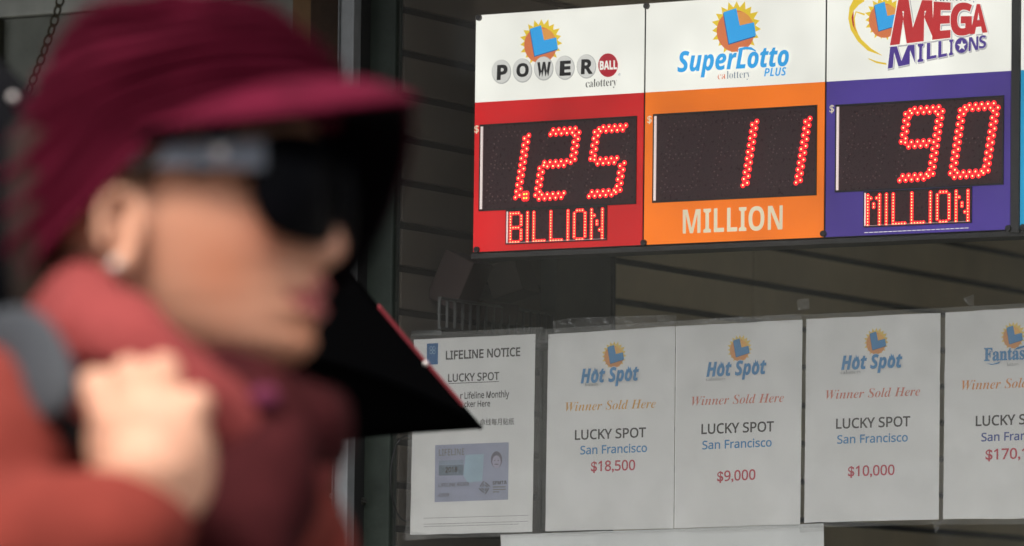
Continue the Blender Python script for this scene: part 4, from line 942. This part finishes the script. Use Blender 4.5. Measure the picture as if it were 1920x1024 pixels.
# backpack on her back with a grey blue strap running to the fist
BP = mat('black_nylon', (.008, .008, .009), .8, bump=(200, .0008), spec=.15); STR = mat('grey_blue_strap', (.022, .025, .030), .8, var=(40, .25), bump=(220, .001))
pack = thing('backpack', ROOT, 'black backpack on the back of the woman, with a grey blue shoulder strap', 'backpack'); pack.rotation_euler = PM.to_euler()
bm = bmesh.new(); ball_bm(H(-.30, 0, -.38), .15, 3, bm, (.62, 1.0, 1.45)); ball_bm(H(-.27, 0, -.24), .12, 3, bm, (.6, 1.0, .9)); o = link('pack_body', fuse(bm, .008, 3), None, BP); o.parent = pack
def ribbon(pts, wv, th, m, name):
    bm = bmesh.new(); V = []
    for k, p in enumerate(pts):
        d = (pts[min(k + 1, len(pts) - 1)] - pts[max(k - 1, 0)]).normalized(); nrm = Vector((0, -1, 0)); s = d.cross(nrm).normalized()
        ww = wv[k] / 2
        V.append([bm.verts.new(p + s * a * ww + nrm * b * th) for a, b in ((-1, -.5), (-.8, .5), (.8, .5), (1, -.5))])
    for a, b in zip(V, V[1:]):
        for k in range(4): bm.faces.new((a[k], a[(k + 1) % 4], b[(k + 1) % 4], b[k]))
    bm.faces.new(V[0]); bm.faces.new(V[-1][::-1]); bmesh.ops.recalc_face_normals(bm, faces=bm.faces)
    o = link(name, bm, None, m); o.parent = pack; md = o.modifiers.new('sub', 'SUBSURF'); md.levels = md.render_levels = 2; smooth(o); return o
ribbon([H(-.25, .09, -.2), Lp(-10, 650, .13), Lp(45, 640, .175), Lp(90, 715, .205), Lp(118, 785, .212)], [.06, .062, .066, .056, .034], .016, STR, 'strap_pad')
ribbon([Lp(108, 775, .206), Lp(150, 830, .200), Lp(230, 850, .180), Lp(240, 1000, .17), Lp(160, 1200, .19), H(-.2, .14, -.45)], [.022] * 6, .003, BP, 'strap')

# ------------------------------------------------------------------ second passer-by in black, hidden behind her, with a half open umbrella
BC = mat('black_coat', (.005, .005, .006), .95, bump=(150, .001), spec=.05)
r2 = W(-70, 1300, 4.75); r2 = Vector((r2.x, r2.y, 0)); g2 = Vector((r2.x, r2.y, 0))
man = thing('person', r2, 'passer-by in a black hooded coat, nearly hidden behind the woman in the burgundy cap', 'person'); man.rotation_euler = PM.to_euler()
def L2(px, py, d=4.75): return _PMI @ (W(px, py, d) - r2)
hc = L2(-88, 440)
bm = bmesh.new(); ball_bm(hc + Vector((-.015, 0, 0)), .085, 3, bm, (1.0, .85, 1.25)); chain_bm([hc + Vector((-.01, 0, -.08)), hc + Vector((-.03, 0, -.2))], [.055, .06], bm)
ball_bm(hc + Vector((.07, 0, -.025)), .014, 2, bm, (1, .8, 1.3))
z = hc.z; chain_bm([Vector((hc.x - .03, 0, z - .3)), Vector((hc.x - .03, 0, z - .7))], [.13, .12], bm)
for s in (-1, 1):
    chain_bm([Vector((hc.x - .03, s * .08, z - .72)), Vector((hc.x - .02 + .1 * s, s * .09, z - 1.1)), Vector((hc.x - .04 + .17 * s, s * .09, .09))], [.085, .055, .04], bm)
    chain_bm([Vector((hc.x - .05 + .17 * s, s * .09, .05)), Vector((hc.x + .1 + .17 * s, s * .09, .045))], [.04, .035], bm)
HND = _PMI @ (W(330, 1010, 5.6) - r2)
for s, e, h in ((1, Vector((hc.x + .02, .2, z - .55)), HND), (-1, Vector((hc.x - .06, -.2, z - .52)), Vector((hc.x + .02, -.22, z - .78)))):
    chain_bm([Vector((hc.x - .03, s * .15, z - .27)), e, h], [.05, .038, .025], bm)
    ball_bm(h, .034, 2, bm, (.8, .6, 1.1))
    for k in range(4): chain_bm([h + Vector((.018, .0, -.024 + k * .016)), h + Vector((.04, .01 * s, -.024 + k * .016)), h + Vector((.032, -.022 * s, -.024 + k * .016))], [.0095, .009, .008], bm, 8, 1)
    chain_bm([h + Vector((0, 0, .02)), h + Vector((.03, -.01, .04)), h + Vector((.04, -.02, .03))], [.011, .01, .009], bm, 8, 1)
o = link('body', fuse(bm, .005, 3), None, SKIN); o.parent = man
bm = bmesh.new(); ball_bm(hc + Vector((-.022, 0, .01)), .115, 3, bm, (1.0, .95, 1.28)); chain_bm([hc + Vector((-.03, 0, -.13)), hc + Vector((-.03, 0, -.2))], [.10, .13], bm, 20, 3)
chain_bm([Vector((hc.x - .04, 0, z - .32)), Vector((hc.x - .03, 0, z - .55)), Vector((hc.x - .03, 0, z - .95))], [.19, .17, .2], bm, 24, 3)
for s, e, h in ((1, Vector((hc.x + .02, .2, z - .55)), HND), (-1, Vector((hc.x - .06, -.2, z - .52)), Vector((hc.x + .02, -.22, z - .78)))):
    e2 = e.lerp(h, .82); chain_bm([Vector((hc.x - .03, s * .17, z - .27)), e, e2], [.075, .058, .045], bm)
o = link('hooded_coat', fuse(bm, .008, 4), None, BC); o.parent = man
q = _PMI @ (W(24, 182, 4.70) - r2); o = link('hood_button', ball_bm(q, .0034, 2), None, mat('rivet_silver', (0, 0, 0))); o.parent = man
# umbrella
UB = mat('black_umbrella_cloth', (.0018, .0018, .002), 1.0, spec=.0); UR = mat('red_hem', (.24, .02, .03), .6)
ub = thing('umbrella', W(330, 1010, 5.6), 'half open black umbrella with a pointed corner and red hem, held low behind the woman', 'umbrella')
APX = W(545, 655, 6.15); AX = (W(300, 1080, 5.6) - APX).normalized()
TIPS = [W(901, 801, 6.9), W(655, 512, 6.75), W(520, 505, 6.5), W(330, 600, 6.2), W(270, 720, 5.95), W(330, 815, 5.9), W(450, 842, 6.1), W(598, 826, 6.4)]
def gore(a, b, name='gore'):
    bm = bmesh.new(); n = 10; G = {}
    for i in range(n + 1):
        for j in range(n + 1 - 0):
            t, u = i / n, j / n
            e = a.lerp(b, u); sag = .10 * 4 * u * (1 - u)
            edge = e.lerp(APX, sag * .12)
            p = APX.lerp(edge, t) + (-AX) * (.03 * math.sin(math.pi * t)) * .6
            G[i, j] = bm.verts.new(p)
    for i in range(n):
        for j in range(n):
            try: bm.faces.new((G[i, j], G[i + 1, j], G[i + 1, j + 1], G[i, j + 1]))
            except Exception: pass
    bmesh.ops.remove_doubles(bm, verts=bm.verts, dist=1e-5); bmesh.ops.recalc_face_normals(bm, faces=bm.faces)
    r = bmesh.ops.solidify(bm, geom=bm.faces[:], thickness=.0012)
    o = link(name, bm, ub, UB); smooth(o); return o
for k in range(8):
    a, b = TIPS[k], TIPS[(k + 1) % 8]; gr = gore(a, b)
    bm = bmesh.new(); n = 14; pts = []
    for j in range(n + 1):
        u = j / n; pts.append(a.lerp(b, u).lerp(APX, .10 * 4 * u * (1 - u) * .12))
    for j, (p_, q_) in enumerate(zip(pts, pts[1:])): cyl_bm(p_, q_, .002, .002, 8, bm)
    link('hem', bm, gr, UB)
    if k == 0:
        bm = bmesh.new()
        for p_, q_ in list(zip(pts, pts[1:]))[2:11]: cyl_bm(p_, q_, .0036, .0036, 8, bm)
        link('hem_piping', bm, gr, UR)['label'] = 'short red piping on the hem'
    mid = [APX.lerp(a, t) + (-AX) * (.03 * math.sin(math.pi * t)) * .6 + AX * .004 for t in (0, .2, .4, .6, .8, 1)]
    bm = bmesh.new()
    for p_, q_ in zip(mid, mid[1:]): cyl_bm(p_, q_, .0018, .0018, 6, bm)
    link('rib', bm, ub, UB)
    link('rib_tip', ball_bm(a, .003, 1), ub, UB)
end = W(300, 1080, 5.6)
link('shaft', cyl_bm(APX - AX * .04, end + AX * .02, .005, .005, 12), ub, mat('dark_steel', (0, 0, 0)))
link('handle', cyl_bm(end + AX * .021, end + AX * .12, .013, .015, 16), ub, BLK)
link('snap_button', ball_bm(W(798, 682, 6.72), .0035, 2), ub, mat('rivet_silver', (0, 0, 0)))
